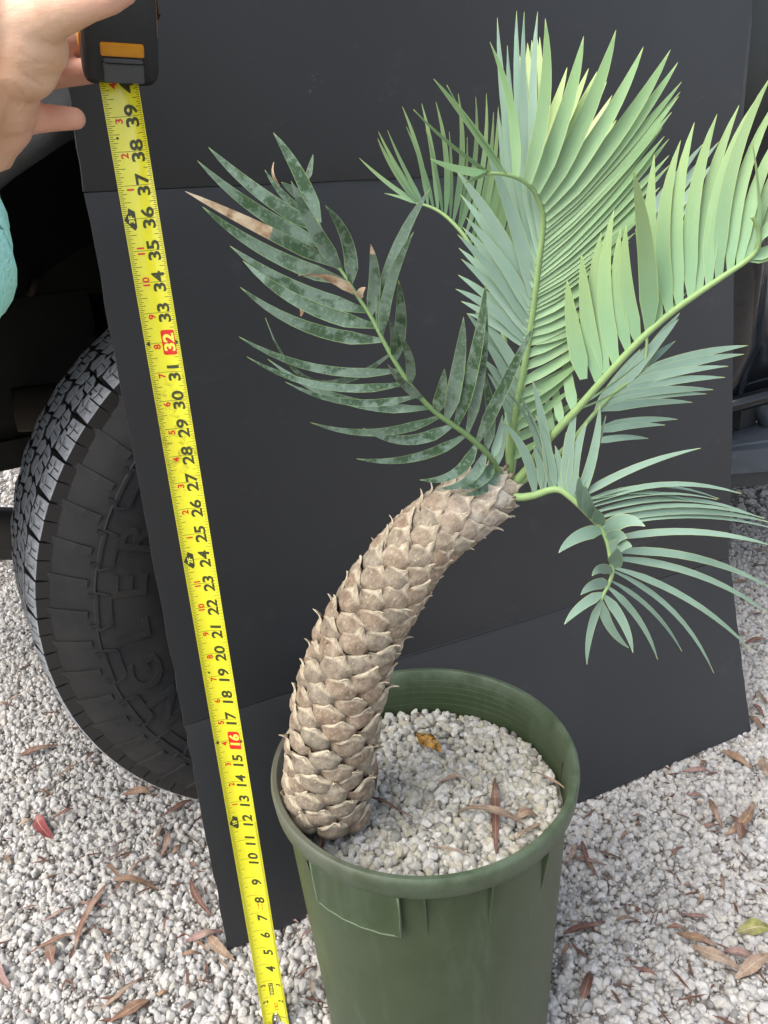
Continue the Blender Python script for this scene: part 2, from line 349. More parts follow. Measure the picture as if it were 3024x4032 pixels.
def gravel_nodes(name, mat, density, smin, smax, seed, power=2.0, zj=.003):
    ng = bpy.data.node_groups.new(name, 'GeometryNodeTree')
    ng.interface.new_socket('Geometry', in_out='INPUT', socket_type='NodeSocketGeometry'); ng.interface.new_socket('Geometry', in_out='OUTPUT', socket_type='NodeSocketGeometry')
    N = lambda t: ng.nodes.new(t); L = ng.links.new
    gi, go = N('NodeGroupInput'), N('NodeGroupOutput')
    ds = N('GeometryNodeDistributePointsOnFaces'); ds.inputs['Density'].default_value = density; ds.inputs['Seed'].default_value = seed
    L(gi.outputs[0], ds.inputs['Mesh'])
    g2i = N('GeometryNodeGeometryToInstance')
    for k in range(6):
        ic = N('GeometryNodeMeshIcoSphere'); ic.inputs['Radius'].default_value = 1; ic.inputs['Subdivisions'].default_value = 2
        sp = N('GeometryNodeSetPosition'); L(ic.outputs['Mesh'], sp.inputs['Geometry'])
        rn = N('FunctionNodeRandomValue'); rn.data_type = 'FLOAT_VECTOR'; rn.inputs[0].default_value = (-.38, -.38, -.38); rn.inputs[1].default_value = (.38, .38, .38); rn.inputs['Seed'].default_value = seed * 10 + k
        L(rn.outputs[0], sp.inputs['Offset'])
        hull = N('GeometryNodeConvexHull'); L(sp.outputs[0], hull.inputs[0])
        tr = N('GeometryNodeTransform'); L(hull.outputs[0], tr.inputs['Geometry'])
        tr.inputs['Scale'].default_value = [(1, .78, .66), (1, .72, .8), (1, .95, .72), (1, .62, .6), (.95, .9, .85), (1, .6, .72)][k]
        sb = N('GeometryNodeSubdivisionSurface'); sb.inputs['Level'].default_value = 2; sb.inputs['Edge Crease'].default_value = .42; L(tr.outputs[0], sb.inputs[0])
        no = N('ShaderNodeTexNoise'); no.noise_dimensions = '4D'; no.inputs['Scale'].default_value = 2.2; no.inputs['W'].default_value = seed + k * 5.3; no.inputs['Detail'].default_value = 4
        pos = N('GeometryNodeInputPosition'); L(pos.outputs[0], no.inputs['Vector'])
        m2 = N('ShaderNodeMath'); m2.operation = 'MULTIPLY_ADD'; m2.inputs[1].default_value = .34; m2.inputs[2].default_value = .83; L(no.outputs['Fac'], m2.inputs[0])
        vm = N('ShaderNodeVectorMath'); vm.operation = 'SCALE'; L(pos.outputs[0], vm.inputs[0]); L(m2.outputs[0], vm.inputs['Scale'])
        sp = N('GeometryNodeSetPosition'); L(sb.outputs[0], sp.inputs['Geometry']); L(vm.outputs[0], sp.inputs['Position'])
        sm = N('GeometryNodeSetMaterial'); sm.inputs['Material'].default_value = mat; L(sp.outputs[0], sm.inputs['Geometry'])
        ss = N('GeometryNodeSetShadeSmooth'); L(sm.outputs[0], ss.inputs['Geometry'])
        L(ss.outputs[0], g2i.inputs[0])
    io = N('GeometryNodeInstanceOnPoints'); io.inputs['Pick Instance'].default_value = True
    L(ds.outputs['Points'], io.inputs['Points']); L(g2i.outputs[0], io.inputs['Instance'])
    ri = N('FunctionNodeRandomValue'); ri.data_type = 'INT'
    for s in ri.inputs:
        if s.type == 'INT' and s.name == 'Min': s.default_value = 0
        if s.type == 'INT' and s.name == 'Max': s.default_value = 5
    ri.inputs['Seed'].default_value = seed + 1
    L([s for s in ri.outputs if s.type == 'INT'][0], io.inputs['Instance Index'])
    rr = N('FunctionNodeRandomValue'); rr.data_type = 'FLOAT_VECTOR'; rr.inputs[1].default_value = (6.283, 6.283, 6.283); rr.inputs['Seed'].default_value = seed + 2
    L(rr.outputs[0], io.inputs['Rotation'])
    rs = N('FunctionNodeRandomValue'); rs.data_type = 'FLOAT'; rs.inputs['Seed'].default_value = seed + 3
    pw = N('ShaderNodeMath'); pw.operation = 'POWER'; pw.inputs[1].default_value = power; L(rs.outputs[1], pw.inputs[0])
    mr = N('ShaderNodeMapRange'); mr.inputs[3].default_value = smin; mr.inputs[4].default_value = smax; L(pw.outputs[0], mr.inputs[0])
    L(mr.outputs[0], io.inputs['Scale'])
    # each pebble sits part way into the bed
    so_ = N('GeometryNodeSetPosition'); rz = N('FunctionNodeRandomValue'); rz.data_type = 'FLOAT'; rz.inputs[2].default_value = -zj; rz.inputs[3].default_value = zj * 1.3; rz.inputs['Seed'].default_value = seed + 6
    cz = N('ShaderNodeCombineXYZ'); L(rz.outputs[1], cz.inputs[2]); L(cz.outputs[0], so_.inputs['Offset']); L(ds.outputs['Points'], so_.inputs['Geometry']); L(so_.outputs[0], io.inputs['Points'])
    st = N('GeometryNodeStoreNamedAttribute'); st.domain = 'INSTANCE'; st.data_type = 'FLOAT'; st.inputs['Name'].default_value = 'tint'
    rt = N('FunctionNodeRandomValue'); rt.data_type = 'FLOAT'; rt.inputs['Seed'].default_value = seed + 4
    L(io.outputs[0], st.inputs['Geometry']); L(rt.outputs[1], [s for s in st.inputs if s.name == 'Value' and s.type == 'VALUE'][0])
    s2 = N('GeometryNodeStoreNamedAttribute'); s2.domain = 'INSTANCE'; s2.data_type = 'FLOAT_VECTOR'; s2.inputs['Name'].default_value = 'shift'
    rv = N('FunctionNodeRandomValue'); rv.data_type = 'FLOAT_VECTOR'; rv.inputs[1].default_value = (50, 50, 50); rv.inputs['Seed'].default_value = seed + 5
    L(st.outputs[0], s2.inputs['Geometry']); L(rv.outputs[0], [s for s in s2.inputs if s.name == 'Value' and s.type == 'VECTOR'][0])
    L(s2.outputs[0], go.inputs[0]); return ng
def gravel(name, V, F, mat, label, density, smin, smax, seed, power=2.0, zj=.003):
    o = put(name, mesh(name, V, F, False), None); md = o.modifiers.new('pebbles', 'NODES'); md.node_group = gravel_nodes(name, mat, density, smin, smax, seed, power, zj)
    tag(o, label, 'gravel', kind='stuff'); return o
gravel('gravel', [(-.95, .38, .001), (1.25, .38, .001), (1.55, 1.9, .001), (-1.0, 1.9, .001)], [(0, 1, 2, 3)], M['pumice'],
       'white pumice gravel covering the ground around the pot', 56000, .0015, .0076, 11, 2.2, .0030)
gravel('gravel', [(-3.2, 1.9, .001), (3.6, 1.9, .001), (4.6, 5.5, .001), (-4.2, 5.5, .001)], [(0, 1, 2, 3)], M['pumice'],
       'white pumice gravel under and beyond the parked vehicle', 4200, .004, .013, 23)
# ------------------------------------------------------------------ the parked vehicle
PSI = math.radians(28); P0 = np.array([-.076, 1.024, 0.0])
veh = empty('parked_vehicle', P0, PSI); tag(veh, 'dark vehicle parked behind the black board, tyre and running board showing', 'vehicle')
def vpart(name, V, F, mat, parent=veh, smooth=True, uv=None, loc=(0, 0, 0)):
    return put(name, mesh(name, np.asarray(V, float) - np.array(loc), F, smooth, uv), mat, parent, loc)
RT, WT = .408, .235
# tyre carcass (origin at the wheel centre, axle along local y; outer side at y = 0)
prof = []
for y, r in [(.012, .225), (-.004, .235), (-.010, .25), (-.014, .275), (-.0165, .30), (-.0165, .325), (-.014, .345), (-.006, .365), (.004, .382), (.012, .393), (.03, .3965), (.118, .399),
             (.205, .3965), (.223, .393), (.231, .382), (.241, .365), (.249, .345), (.251, .31), (.245, .27), (.225, .225)]: prof.append((y, r))
nT = 144; V = []; F = []
for y, r in prof:
    for k in range(nT):
        a = 2 * math.pi * k / nT; V.append((r * math.cos(a), y, r * math.sin(a)))
for i in range(len(prof) - 1):
    for k in range(nT): F.append((i * nT + k, (i + 1) * nT + k, (i + 1) * nT + (k + 1) % nT, i * nT + (k + 1) % nT))
tyre = vpart('tyre', V, F, M['tyre']); tyre.location = (0, 0, RT)
# wheel rim
rp = [(.012, .226), (.0, .232), (.004, .222), (.03, .212), (.06, .2), (.075, .12), (.06, .07), (.055, .0)]
V = []; F = []
for y, r in rp:
    for k in range(64): a = 2 * math.pi * k / 64; V.append((r * math.cos(a), y, r * math.sin(a)))
for i in range(len(rp) - 1):
    for k in range(64): F.append((i * 64 + k, (i + 1) * 64 + k, (i + 1) * 64 + (k + 1) % 64, i * 64 + (k + 1) % 64))
put('wheel_rim', mesh('wheel_rim', V, F), M['black_plastic'], tyre)
# tread blocks: outlines in (x along the circumference, y across), extruded outward
def lug_mesh(outl, h0, h1, r, sipes=()):
    n = len(outl); V = []; uvs = []; F = []; outl = [(x * 1.07, y) for x, y in outl]
    cx = sum(p[0] for p in outl) / n; cy = sum(p[1] for p in outl) / n
    def P(x, y, h): a = x / r; drop = 0 if .03 < y < .205 else .7 * (min(abs(y - .03), abs(y - .205))) ** 1.25; return ((r + h - drop) * math.sin(a), y, (r + h - drop) * math.cos(a))
    for lev, (h, k, u) in enumerate([(h0, 1.10, 0), (h1 - .0010, 1.07, 0), (h1 - .0003, 1.06, 1), (h1, 1.01, 1)]):
        for x, y in outl: V.append(P(cx + (x - cx) * k, cy + (y - cy) * k, h)); uvs.append((u, 0))
    for l in range(3): F += [(l * n + i, l * n + (i + 1) % n, (l + 1) * n + (i + 1) % n, (l + 1) * n + i) for i in range(n)]
    V.append(P(cx, cy, h1)); uvs.append((1, 0)); F += [(3 * n + i, 3 * n + (i + 1) % n, 4 * n) for i in range(n)]
    for (xa, ya, xb, yb) in sipes:      # narrow dark cuts across the worn face
        d = np.array([xb - xa, yb - ya]); d = d / np.linalg.norm(d); q = np.array([-d[1], d[0]]) * .0007; k = len(V)
        for (x, y), s_ in (((xa, ya), 1), ((xb, yb), 1), ((xb, yb), -1), ((xa, ya), -1)): V.append(P(x + s_ * q[0], y + s_ * q[1], h1 + .0004)); uvs.append((0, 0))
        F.append((k, k + 1, k + 2, k + 3))
    m = mesh('tread_block', V, F, False, uvs); m.materials.append(M['lug']); return m
NL = 50; pit = 2 * math.pi * RT / NL
shA = lug_mesh([(-.021, .008), (-.019, .048), (-.006, .056), (-.004, .050), (.003, .050), (.003, .036), (.0, .034), (.0, .008)], -.012, .0075, .4005, [(-.020, .030, -.010, .027), (-.010, .027, -.001, .030), (-.011, .010, -.011, .026), (-.012, .034, -.006, .052)])
shB = lug_mesh([(.0025, .008), (.0025, .033), (.0065, .036), (.0065, .045), (.019, .043), (.021, .008)], -.012, .0075, .4005, [(.003, .024, .011, .021), (.011, .021, .020, .024), (.011, .009, .012, .021), (.012, .026, .012, .042)])
mdA = lug_mesh([(-.023, .068), (-.012, .062), (-.001, .068), (.0, .082), (.006, .090), (-.004, .098), (-.017, .094), (-.019, .082)], -.006, .0085, .3995, [(-.010, .066, -.009, .093)])
mdB = lug_mesh([(.003, .058), (.014, .056), (.020, .066), (.022, .086), (.012, .092), (.004, .080)], -.006, .0085, .3995, [(.013, .059, .013, .088)])
ceA = lug_mesh([(-.021, .103), (-.004, .101), (.002, .110), (-.002, .124), (-.015, .130), (-.021, .120)], -.006, .0085, .3995)
ceB = lug_mesh([(.005, .104), (.018, .098), (.022, .112), (.016, .130), (.002, .133)], -.006, .0085, .3995)
def mirror_mesh(m):
    c = m.copy(); bm = bmesh.new(); bm.from_mesh(c)
    for v in bm.verts: v.co.y = .235 - v.co.y
    bmesh.ops.reverse_faces(bm, faces=bm.faces); bm.to_mesh(c); bm.free(); return c
far = [mirror_mesh(x) for x in (shA, shB, mdA, mdB)]
for k in range(NL):
    # blocks are set round the wheel where the photograph shows the tread (the visible left half and a bit beyond)
    a = 2 * math.pi * k / NL
    if not (math.radians(176) < a < math.radians(364)): continue      # sin-side: local -x is the left of the picture
    for j, mm in enumerate([shA, shB, mdA, mdB, ceA, ceB] + far):
        o = put('tread_block', mm, None, tyre); o.rotation_euler[1] = a + (.5 * pit / RT if j >= 6 else 0)
# shoulder ribs, frames and raised lettering on the sidewall
def sw(r, a, out=0.0):
    """point on the outer sidewall at radius r and angle a (0 = up, growing to the left), raised by out"""
    y = np.interp(r, [.225, .235, .25, .275, .30, .325, .345, .365, .382, .393], [.012, -.004, -.010, -.014, -.0165, -.0165, -.014, -.006, .004, .012])
    return (-r * math.sin(a), y - out, r * math.cos(a))
def sw_patch(poly, out, mat, name, n_in=1):
    V = []; F = []; n = len(poly)
    for r, a in poly: V.append(sw(r, a, -.002))
    for r, a in poly: V.append(sw(r, a, out))
    F = [(i, (i + 1) % n, n + (i + 1) % n, n + i) for i in range(n)] + [tuple(n + i for i in range(n))]
    o = put(name, mesh(name, V, F, False), mat, tyre); return o
for k in range(0, 26):
    a = math.radians(12 + k * 6.9)
    for (r0, r1, da, wa) in ((.362, .392, 0, .022), (.345, .364, .004, .030), (.334, .3445, .062, .016)):
        mb = MB(); mcount = 3
        for q in range(mcount):
            aa = a + da + q * wa * .36
            pts = [(r0, aa), (r1, aa - .004), (r1 - .001, aa + wa * .30), (r0 + .0015, aa + wa * .32)]
            V = [sw(r, x, -.002) for r, x in pts] + [sw(r, x, .0036 - .0010 * q) for r, x in pts]
            mb.add(V, [(0, 1, 5, 4), (1, 2, 6, 5), (2, 3, 7, 6), (3, 0, 4, 7), (4, 5, 6, 7)])
        put('shoulder_rib', mesh('shoulder_rib', mb.V, mb.F, False), M['tyre'], tyre)
for k in range(13):
    a = math.radians(22 + k * 13.8); mb = MB()
    c = [(.335, a), (.335, a + .155), (.319, a + .140), (.319, a + .015)]
    for i in range(4):
        (r0, a0), (r1, a1) = c[i], c[(i + 1) % 4]
        for q in range(6):
            f0, f1 = q / 6, (q + 1) / 6; ra, aa, rb, ab = r0 + (r1 - r0) * f0, a0 + (a1 - a0) * f0, r0 + (r1 - r0) * f1, a0 + (a1 - a0) * f1
            if i % 2: offs = [(0, -.005), (0, .005)]
            else: offs = [(-.0016, 0), (.0016, 0)]
            V = [sw(ra + offs[0][0], aa + offs[0][1], 0), sw(rb + offs[0][0], ab + offs[0][1], 0), sw(rb + offs[1][0], ab + offs[1][1], 0), sw(ra + offs[1][0], aa + offs[1][1], 0)]
            T = [(x, y - .0024, z) for x, y, z in V]; mb.add(V + T, [(0, 1, 5, 4), (1, 2, 6, 5), (2, 3, 7, 6), (3, 0, 4, 7), (4, 5, 6, 7)])
    put('raised_frame', mesh('raised_frame', mb.V, mb.F, False), M['tyre'], tyre)
rb = MB()
for (r0, w_) in ((.3365, .0022), (.250, .002), (.243, .0016)):
    n = 160
    V = []
    for i in range(n):
        a = 2 * math.pi * i / n
        for r, o_ in ((r0 - w_, -.001), (r0 - w_ * .4, .0018), (r0 + w_ * .4, .0018), (r0 + w_, -.001)): V.append(sw(r, a, o_))
    rb.add(V, [(i * 4 + j, i * 4 + j + 1, ((i + 1) % n) * 4 + j + 1, ((i + 1) % n) * 4 + j) for i in range(n) for j in range(3)])
put('sidewall_rib', mesh('sidewall_rib', rb.V, rb.F), M['tyre'], tyre)
_txt = {}
def text_mesh(s, size, bold=0.0, xs=1.0, extrude=0.0):
    """outline of a string from Blender's built-in font as (verts, faces), centred in x, baseline at 0"""
    c = bpy.data.curves.new('t', 'FONT'); c.body = s; c.size = size; c.offset = bold; c.align_x = 'CENTER'; c.resolution_u = 3; c.extrude = extrude
    o = bpy.data.objects.new('t', c); col.objects.link(o); dg = bpy.context.evaluated_depsgraph_get(); dg.update()
    me = o.evaluated_get(dg).to_mesh(); V = [(v.co.x * xs, v.co.y, v.co.z) for v in me.vertices]; F = [tuple(p.vertices) for p in me.polygons]
    o.evaluated_get(dg).to_mesh_clear(); bpy.data.objects.remove(o); bpy.data.curves.remove(c); return V, F
# WRANGLER runs clockwise up the left of the sidewall; letters stand with their feet to the hub
word = 'WRANGLER'; a_end = math.radians(64); step = math.radians(12.4)
for i, ch in enumerate(word):
    V, F = text_mesh(ch, .060, .0010, 1.15, .0016); a0 = a_end + (len(word) - 1 - i) * step
    W_ = [sw(.2755 + y, a0 - x / .29, .0003 + z) for x, y, z in V]
    put('raised_letter', mesh('raised_letter', W_, F, False), M['tyre'], tyre)

# fender panel with its round wheel opening, rolled lip
FV = -.08                                     # local y of the fender skin (toward the camera)
RA = .632
def skin_y(u, z):                             # gentle body curvature
    y = FV + .012 * ((z - .98) / .3) ** 2
    if z > 1.12: y += (z - 1.12) ** 2 * 1.6
    return y
V = []; F = []; nA = 40
rings = [0, .012, .03, .08, .2, .5, 1.0]
for i in range(nA + 1):
    a = math.pi * (-.06 + 1.12 * i / nA); cu, cz = math.cos(a), math.sin(a)
    in_ = np.array([RA * cu, RT + RA * cz])
    tx = (.685 if cu > 0 else .76) / max(abs(cu), 1e-3); tz = (.86 if cz > 0 else .05) / max(abs(cz), 1e-3); t = min(tx, tz); t = max(t, RA + .02)
    out = np.array([t * cu, RT + t * cz])
    for f in rings:
        p = in_ + (out - in_) * f; V.append((p[0], skin_y(*p) - (.010 * math.exp(-((f - .03) / .05) ** 2)), p[1]))
    for q, (dr, dy) in enumerate([(-.006, .006), (-.008, .022), (-.004, .05)]):
        p = np.array([(RA + dr) * cu, RT + (RA + dr) * cz]); V.append((p[0], skin_y(*p) + dy, p[1]))
m_ = len(rings) + 3; order = [9, 8, 7] + list(range(7))
for i in range(nA):
    for j in range(m_ - 1):
        F.append((i * m_ + order[j], i * m_ + order[j + 1], (i + 1) * m_ + order[j + 1], (i + 1) * m_ + order[j]))
vpart('fender', V, F, M['fender'])
# wheel-house liner: dark shell behind the opening
V = []; F = []
lp = [(-.03, .645), (.05, .65), (.30, .65), (.46, .64), (.50, .58), (.50, .47)]
for i in range(nA + 1):
    a = math.pi * (-.02 + 1.04 * i / nA)
    for y, r in lp: V.append((r * math.cos(a), y, RT + r * math.sin(a) * (1 if r > .4 else 1)))
for i in range(nA):
    for j in range(len(lp) - 1): F.append((i * 6 + j, i * 6 + j + 1, (i + 1) * 6 + j + 1, (i + 1) * 6 + j))
vpart('wheel_liner', V, F, M['liner'])
# door skin: vertical bulge along its leading edge, tucking under to the sill
V = []; F = []; us = np.concatenate([np.linspace(.70, .92, 23), np.linspace(.96, 2.5, 16)]); zs = np.concatenate([np.linspace(.44, .80, 28), np.linspace(.84, 1.55, 14)])
def door_y(u, z):
    s = min(max((.78 - z) / .30, 0), 1); y = -.045 + .085 * s * s * (3 - 2 * s) + (max(z - 1.2, 0) ** 2) * .5
    c = .765 + .11 * (max(min((.80 - z) / .22, 1), 0)) ** 1.5
    y -= .030 * math.exp(-((u - c) / .036) ** 2) * (1 - .55 * s)
    if u < .705: y += .02
    return y + (.02 if z < .455 else 0)
for u in us:
    for z in zs: V.append((u, door_y(u, z), z))
nz = len(zs)
for i in range(len(us) - 1):
    for j in range(nz - 1): F.append((i * nz + j, i * nz + j + 1, (i + 1) * nz + j + 1, (i + 1) * nz + j))
vpart('door', V, F, M['paint'])
mb = MB(); mb.box(.69, 2.5, .035, .09, .462, .50); vpart('sill', mb.V, mb.F, M['paint'], smooth=False)
mb = MB(); mb.box(.655, .697, -.03, .01, .46, 1.5); vpart('door_gap', mb.V, mb.F, M['liner'], smooth=False)
# small lower sill rail with a glint
mb = MB(); mb.tube([(.80, .02, .475), (1.0, .005, .478), (1.4, .0, .48), (2.4, .0, .48)], .016, 10); vpart('sill_trim', mb.V, mb.F, M['paint'])
# running board: tapered front end
pl = [(.72, .055), (.74, .075), (2.5, .075), (2.5, -.085), (1.05, -.085), (.90, -.055), (.80, -.005), (.74, .03)]
def prism(pl, z0, z1, ins=0.0):
    n = len(pl); c = np.mean(pl, 0); V = [(x, y, z0) for x, y in pl] + [(c[0] + (x - c[0]) * (1 - ins * .02), c[1] + (y - c[1]) * (1 - ins), z1) for x, y in pl]
    return V, [(i, (i + 1) % n, n + (i + 1) % n, n + i) for i in range(n)] + [tuple(n + i for i in range(n)), tuple(range(n - 1, -1, -1))]
V, F = prism([(x, y) for x, y in pl], .352, .398, .10); rbd = vpart('running_board', V, F, M['step'], smooth=False)
V, F = prism([(c[0] + .01, c[1] * .97) for c in pl], .322, .351); vpart('running_board_base', V, F, M['black_plastic'], smooth=False)
V, F = prism([(x + .02 if x < 2 else x, y * .6 + .005) for x, y in pl], .3985, .4035, .08); put('tread_strip', mesh('tread_strip', V, F, False), M['step'], rbd)
mb = MB(); mb.box(.935, .985, .05, .16, .40, .52); vpart('step_bracket', mb.V, mb.F, M['black_plastic'], smooth=False)
mb = MB(); mb.tube([(1.0, .02, .40), (1.0, .06, .45), (1.0, .12, .50)], .022, 8); vpart('step_bracket', mb.V, mb.F, M['step'])
# body mass above, hood, underside
mb = MB(); mb.box(-.68, .66, .57, 1.40, .70, .78); mb.box(.66, 2.5, .09, 1.40, .70, .78); vpart('floor_pan', mb.V, mb.F, M['liner'], smooth=False)
mb = MB(); mb.box(-.73, .68, .08, 1.42, 1.26, 1.32); vpart('bonnet', mb.V, mb.F, M['fender'], smooth=False)
mb = MB(); mb.box(.70, 2.5, .10, 1.42, 1.0, 1.75); vpart('cabin', mb.V, mb.F, M['paint'], smooth=False)
mb = MB(); mb.box(-.76, -.73, -.02, 1.45, .62, 1.28); vpart('front_panel', mb.V, mb.F, M['fender'], smooth=False)
# chassis seen through the wheel opening
mb = MB(); mb.box(-.70, 2.4, .56, .64, .56, .70); mb.box(-.70, 2.4, 1.02, 1.10, .58, .70); vpart('frame_rail', mb.V, mb.F, M['under'], smooth=False)
mb = MB(); mb.box(-.62, -.18, .50, .56, .60, .78); mb.box(-.62, .6, .507, .55, .77, 1.0); mb.box(-.42, -.36, .46, .50, .66, .74); vpart('inner_panel', mb.V, mb.F, M['under'], smooth=False)
mb = MB(); mb.box(-.7, .1, .66, .74, .455, .56); mb.box(-.7, .1, .64, .66, .50, .515); vpart('cross_member', mb.V, mb.F, M['under'], smooth=False)
mb = MB(); mb.tube([(-.34, .42, .62), (-.25, .42, .61), (-.19, .42, .58)], [.035, .04, .03], 12); mb.tube([(-.26, .40, .60), (-.23, .38, .54), (-.18, .33, .47), (-.05, .25, .42)], [.035, .036, .03, .045], 12); vpart('steering_knuckle', mb.V, mb.F, M['under_brown'])
mb = MB(); mb.tube([(-.40, .46, .70), (-.375, .46, .70)], .022, 12); mb.tube([(-.27, .47, .80), (-.262, .47, .795)], .018, 6); vpart('bolt', mb.V, mb.F, M['under_brown'])
mb = MB(); mb.tube([(-.75, .85, .37), (-.55, .75, .345), (-.15, .45, .33), (0, .28, .35)], [.05, .055, .045, .04], 12); vpart('control_arm', mb.V, mb.F, M['under'])
mb = MB(); mb.tube([(0, .26, RT), (0, 1.25, RT)], .045, 12); vpart('axle', mb.V, mb.F, M['under'])

# ------------------------------------------------------------------ black folding board standing on its long edge
BL, BR, C1L, C1R, C2L, C2R = [np.array(p) for p in ([-.2458, .7283, .0085], [.6003, 1.0782, .0065], [-.2670, .8042, .3140], [.5691, 1.1654, .2972], [-.2607, .8153, .9296], [.5480, 1.2417, .9048])]
nv = np.array([math.sin(PSI), -math.cos(PSI), 0])
TL = C2L + .3048 * nrm(np.array([0, 0, 1]) + .2 * nv); TR = C2R + .3048 * nrm(np.array([0, 0, 1]) + .0 * nv)
brd = empty('display_board', (BL + BR) / 2); tag(brd, 'large black foam board with two fold creases leaning against the vehicle', 'board')
def panel(name, a, b, c, d, gap0, gap1, seed, nick0=0, nick1=0):
    """a,b bottom left/right, c,d top left/right; front face toward the camera, 5 mm thick, slightly bowed and with rough ends"""
    r = random.Random(seed); nu, nvv = 60, 24; n = nrm(np.cross(b - a, c - a)); V = []; TH = .005
    hgt = np.linalg.norm(c - a)
    for j in range(nvv + 1):
        fv = (gap0 + (hgt - gap0 - gap1) * j / nvv) / hgt
        el, er = r.uniform(-.0007, .0007), r.uniform(-.0007, .0007)
        if r.random() < .12: el += r.uniform(.0006, .0018)
        for i in range(nu + 1):
            fu = i / nu; p = (a + (b - a) * fu) * (1 - fv) + (c + (d - c) * fu) * fv
            bow = .0035 * math.sin(math.pi * fu) * math.sin(2.2 * fv + seed) + .0015 * math.sin(9 * fu + seed) * math.sin(5 * fv)
            if j == 0: bow -= nick0 * (.0015 + .0015 * math.sin(37 * fu) ** 8)
            if j == nvv: bow -= nick1 * (.0015 + .0015 * math.sin(31 * fu) ** 8)
            off = (el if i == 0 else 0) + (-er if i == nu else 0)
            V.append(p + n * bow + nrm(b - a) * off)
    m = (nu + 1) * (nvv + 1); V += [v - n * TH for v in V]; F = []
    for j in range(nvv):
        for i in range(nu):
            q = j * (nu + 1) + i; F.append((q, q + 1, q + nu + 2, q + nu + 1)); F.append((m + q, m + q + nu + 1, m + q + nu + 2, m + q + 1))
    ring = [i for i in range(nu + 1)] + [j * (nu + 1) + nu for j in range(1, nvv + 1)] + [nvv * (nu + 1) + i for i in range(nu - 1, -1, -1)] + [j * (nu + 1) for j in range(nvv - 1, 0, -1)]
    nf = len(F)
    for k in range(len(ring)): i0, i1 = ring[k], ring[(k + 1) % len(ring)]; F.append((i1, i0, m + i0, m + i1))
    o = world(name, V, F, M['board'], brd); o.data.materials.append(M['board_edge'])
    for p in list(o.data.polygons)[nf:]: p.material_index = 1
    sharp(o, 40); return o
panel('board_panel', BL, BR, C1L, C1R, 0, .0003, 3, 0, .6)
panel('board_panel', C1L, C1R, C2L, C2R, .0003, .0004, 5, .3, .7)
panel('board_panel', C2L, C2R, TL, TR, .0004, 0, 8, .7, 0)
for a, b in ((C1L, C1R), (C2L, C2R)):
    mb = MB(); mb.tube([a + (b - a) * f + np.array([0, .004, 0]) for f in np.linspace(.003, .997, 30)], .0014, 6)
    world('fold_hinge', mb.V, mb.F, M['board_edge'], brd)
# torn scuffs along the upper fold
for f, w_ in ((.055, .014), (.395, .012), (.43, .007)):
    p = C2L + (C2R - C2L) * f; t = nrm(C2R - C2L); n = nrm(np.cross(C2R - C2L, np.array([0, 0, 1]))); n = n if n[1] < 0 else -n; mb = MB()
    for s in (-1, 1): mb.tube([p + t * (w_ * k / 6 - w_ / 2) + np.array([0, 0, s * .0022 * math.sin(math.pi * k / 6)]) + n * (.001 + .0012 * math.sin(math.pi * k / 6)) for k in range(7)], .0008, 5)
    world('fold_tear', mb.V, mb.F, M['board_edge'], brd)

# ------------------------------------------------------------------ tape measure
IN = .0254
T0 = np.array([-.1725, .6298, -.0045]); TD = nrm(np.array([-.1822, .7107, 1.0072]) - np.array([-.1725, .6298, -.0054]))
BWID = .0315; RC = .030                          # blade width along the arc, radius of its cup
camv = nrm(CAM + np.array([0, 0, -.35]) - (T0 + TD * .5)); NX = nrm(np.cross(TD, np.array([.02, -1, .05]))); NX = NX if NX[0] > 0 else -NX
NX = nrm(NX + np.array([0, -.06, 0]) - TD * np.dot(NX + np.array([0, -.06, 0]), TD)); NN = np.cross(NX, TD); NN = NN if NN[1] < 0 else -NN
def bl(t, s, h=0.0):
    """t inches from the hook, s metres across from the blade's middle (right +), h above the concave printed face"""
    k = 1.0
    an = s / RC; r = RC - h
    return T0 + TD * (t * IN) + NX * (r * math.sin(an)) + NN * (RC * .9 - r * math.cos(an) - (RC * .9 - RC) - 0)
tape = empty('tape_measure', T0); tag(tape, 'yellow tape measure pulled out from a black case held at upper left', 'tape measure')
V = []; F = []; ts = np.linspace(0, 41.5, 84); ss = np.linspace(-BWID / 2, BWID / 2, 13)
for t in ts:
    for s in ss: V.append(bl(t, s))
for t in ts:
    for s in ss: V.append(bl(t, s, -.00025))
n = len(ss); mm = len(ts) * n
for i in range(len(ts) - 1):
    for j in range(n - 1):
        q = i * n + j; F += [(q, q + 1, q + n + 1, q + n), (mm + q, mm + q + n, mm + q + n + 1, mm + q + 1)]
    F += [(i * n, (i + 1) * n, mm + (i + 1) * n, mm + i * n), (i * n + n - 1, mm + i * n + n - 1, mm + (i + 1) * n + n - 1, (i + 1) * n + n - 1)]
blade = world('blade', V, F, M['blade'], tape); sharp(blade, 50)
def strip(mb, t, s0, s1, wd, h=.00012):
    k = max(2, int(abs(s1 - s0) / .003) + 1); V = []
    for q in range(k + 1):
        s = s0 + (s1 - s0) * q / k; V += [bl(t - wd / IN / 2, s, h), bl(t + wd / IN / 2, s, h)]
    mb.add(V, [(2 * q, 2 * q + 2, 2 * q + 3, 2 * q + 1) for q in range(k)])
HW = BWID / 2; mb = MB()
for i in range(8, 41 * 16):
    t = i / 16
    L_ = {0: None, 8: .0085, 4: .0062, 12: .0062}.get(i % 16, .0048 if i % 2 == 0 else .0034)
    if L_ is None:
        strip(mb, t, -HW + .0003, HW - .0003, .00034); continue
    strip(mb, t, -HW + .0003, -HW + L_, .00042); strip(mb, t, HW - L_ * .9, HW - .0003, .00042)
for i in range(16, 12 * 32):
    if i % 2: strip(mb, i / 32, HW - .0030, HW - .0003, .00026)
world('tick_marks', mb.V, mb.F, M['ink'], blade)
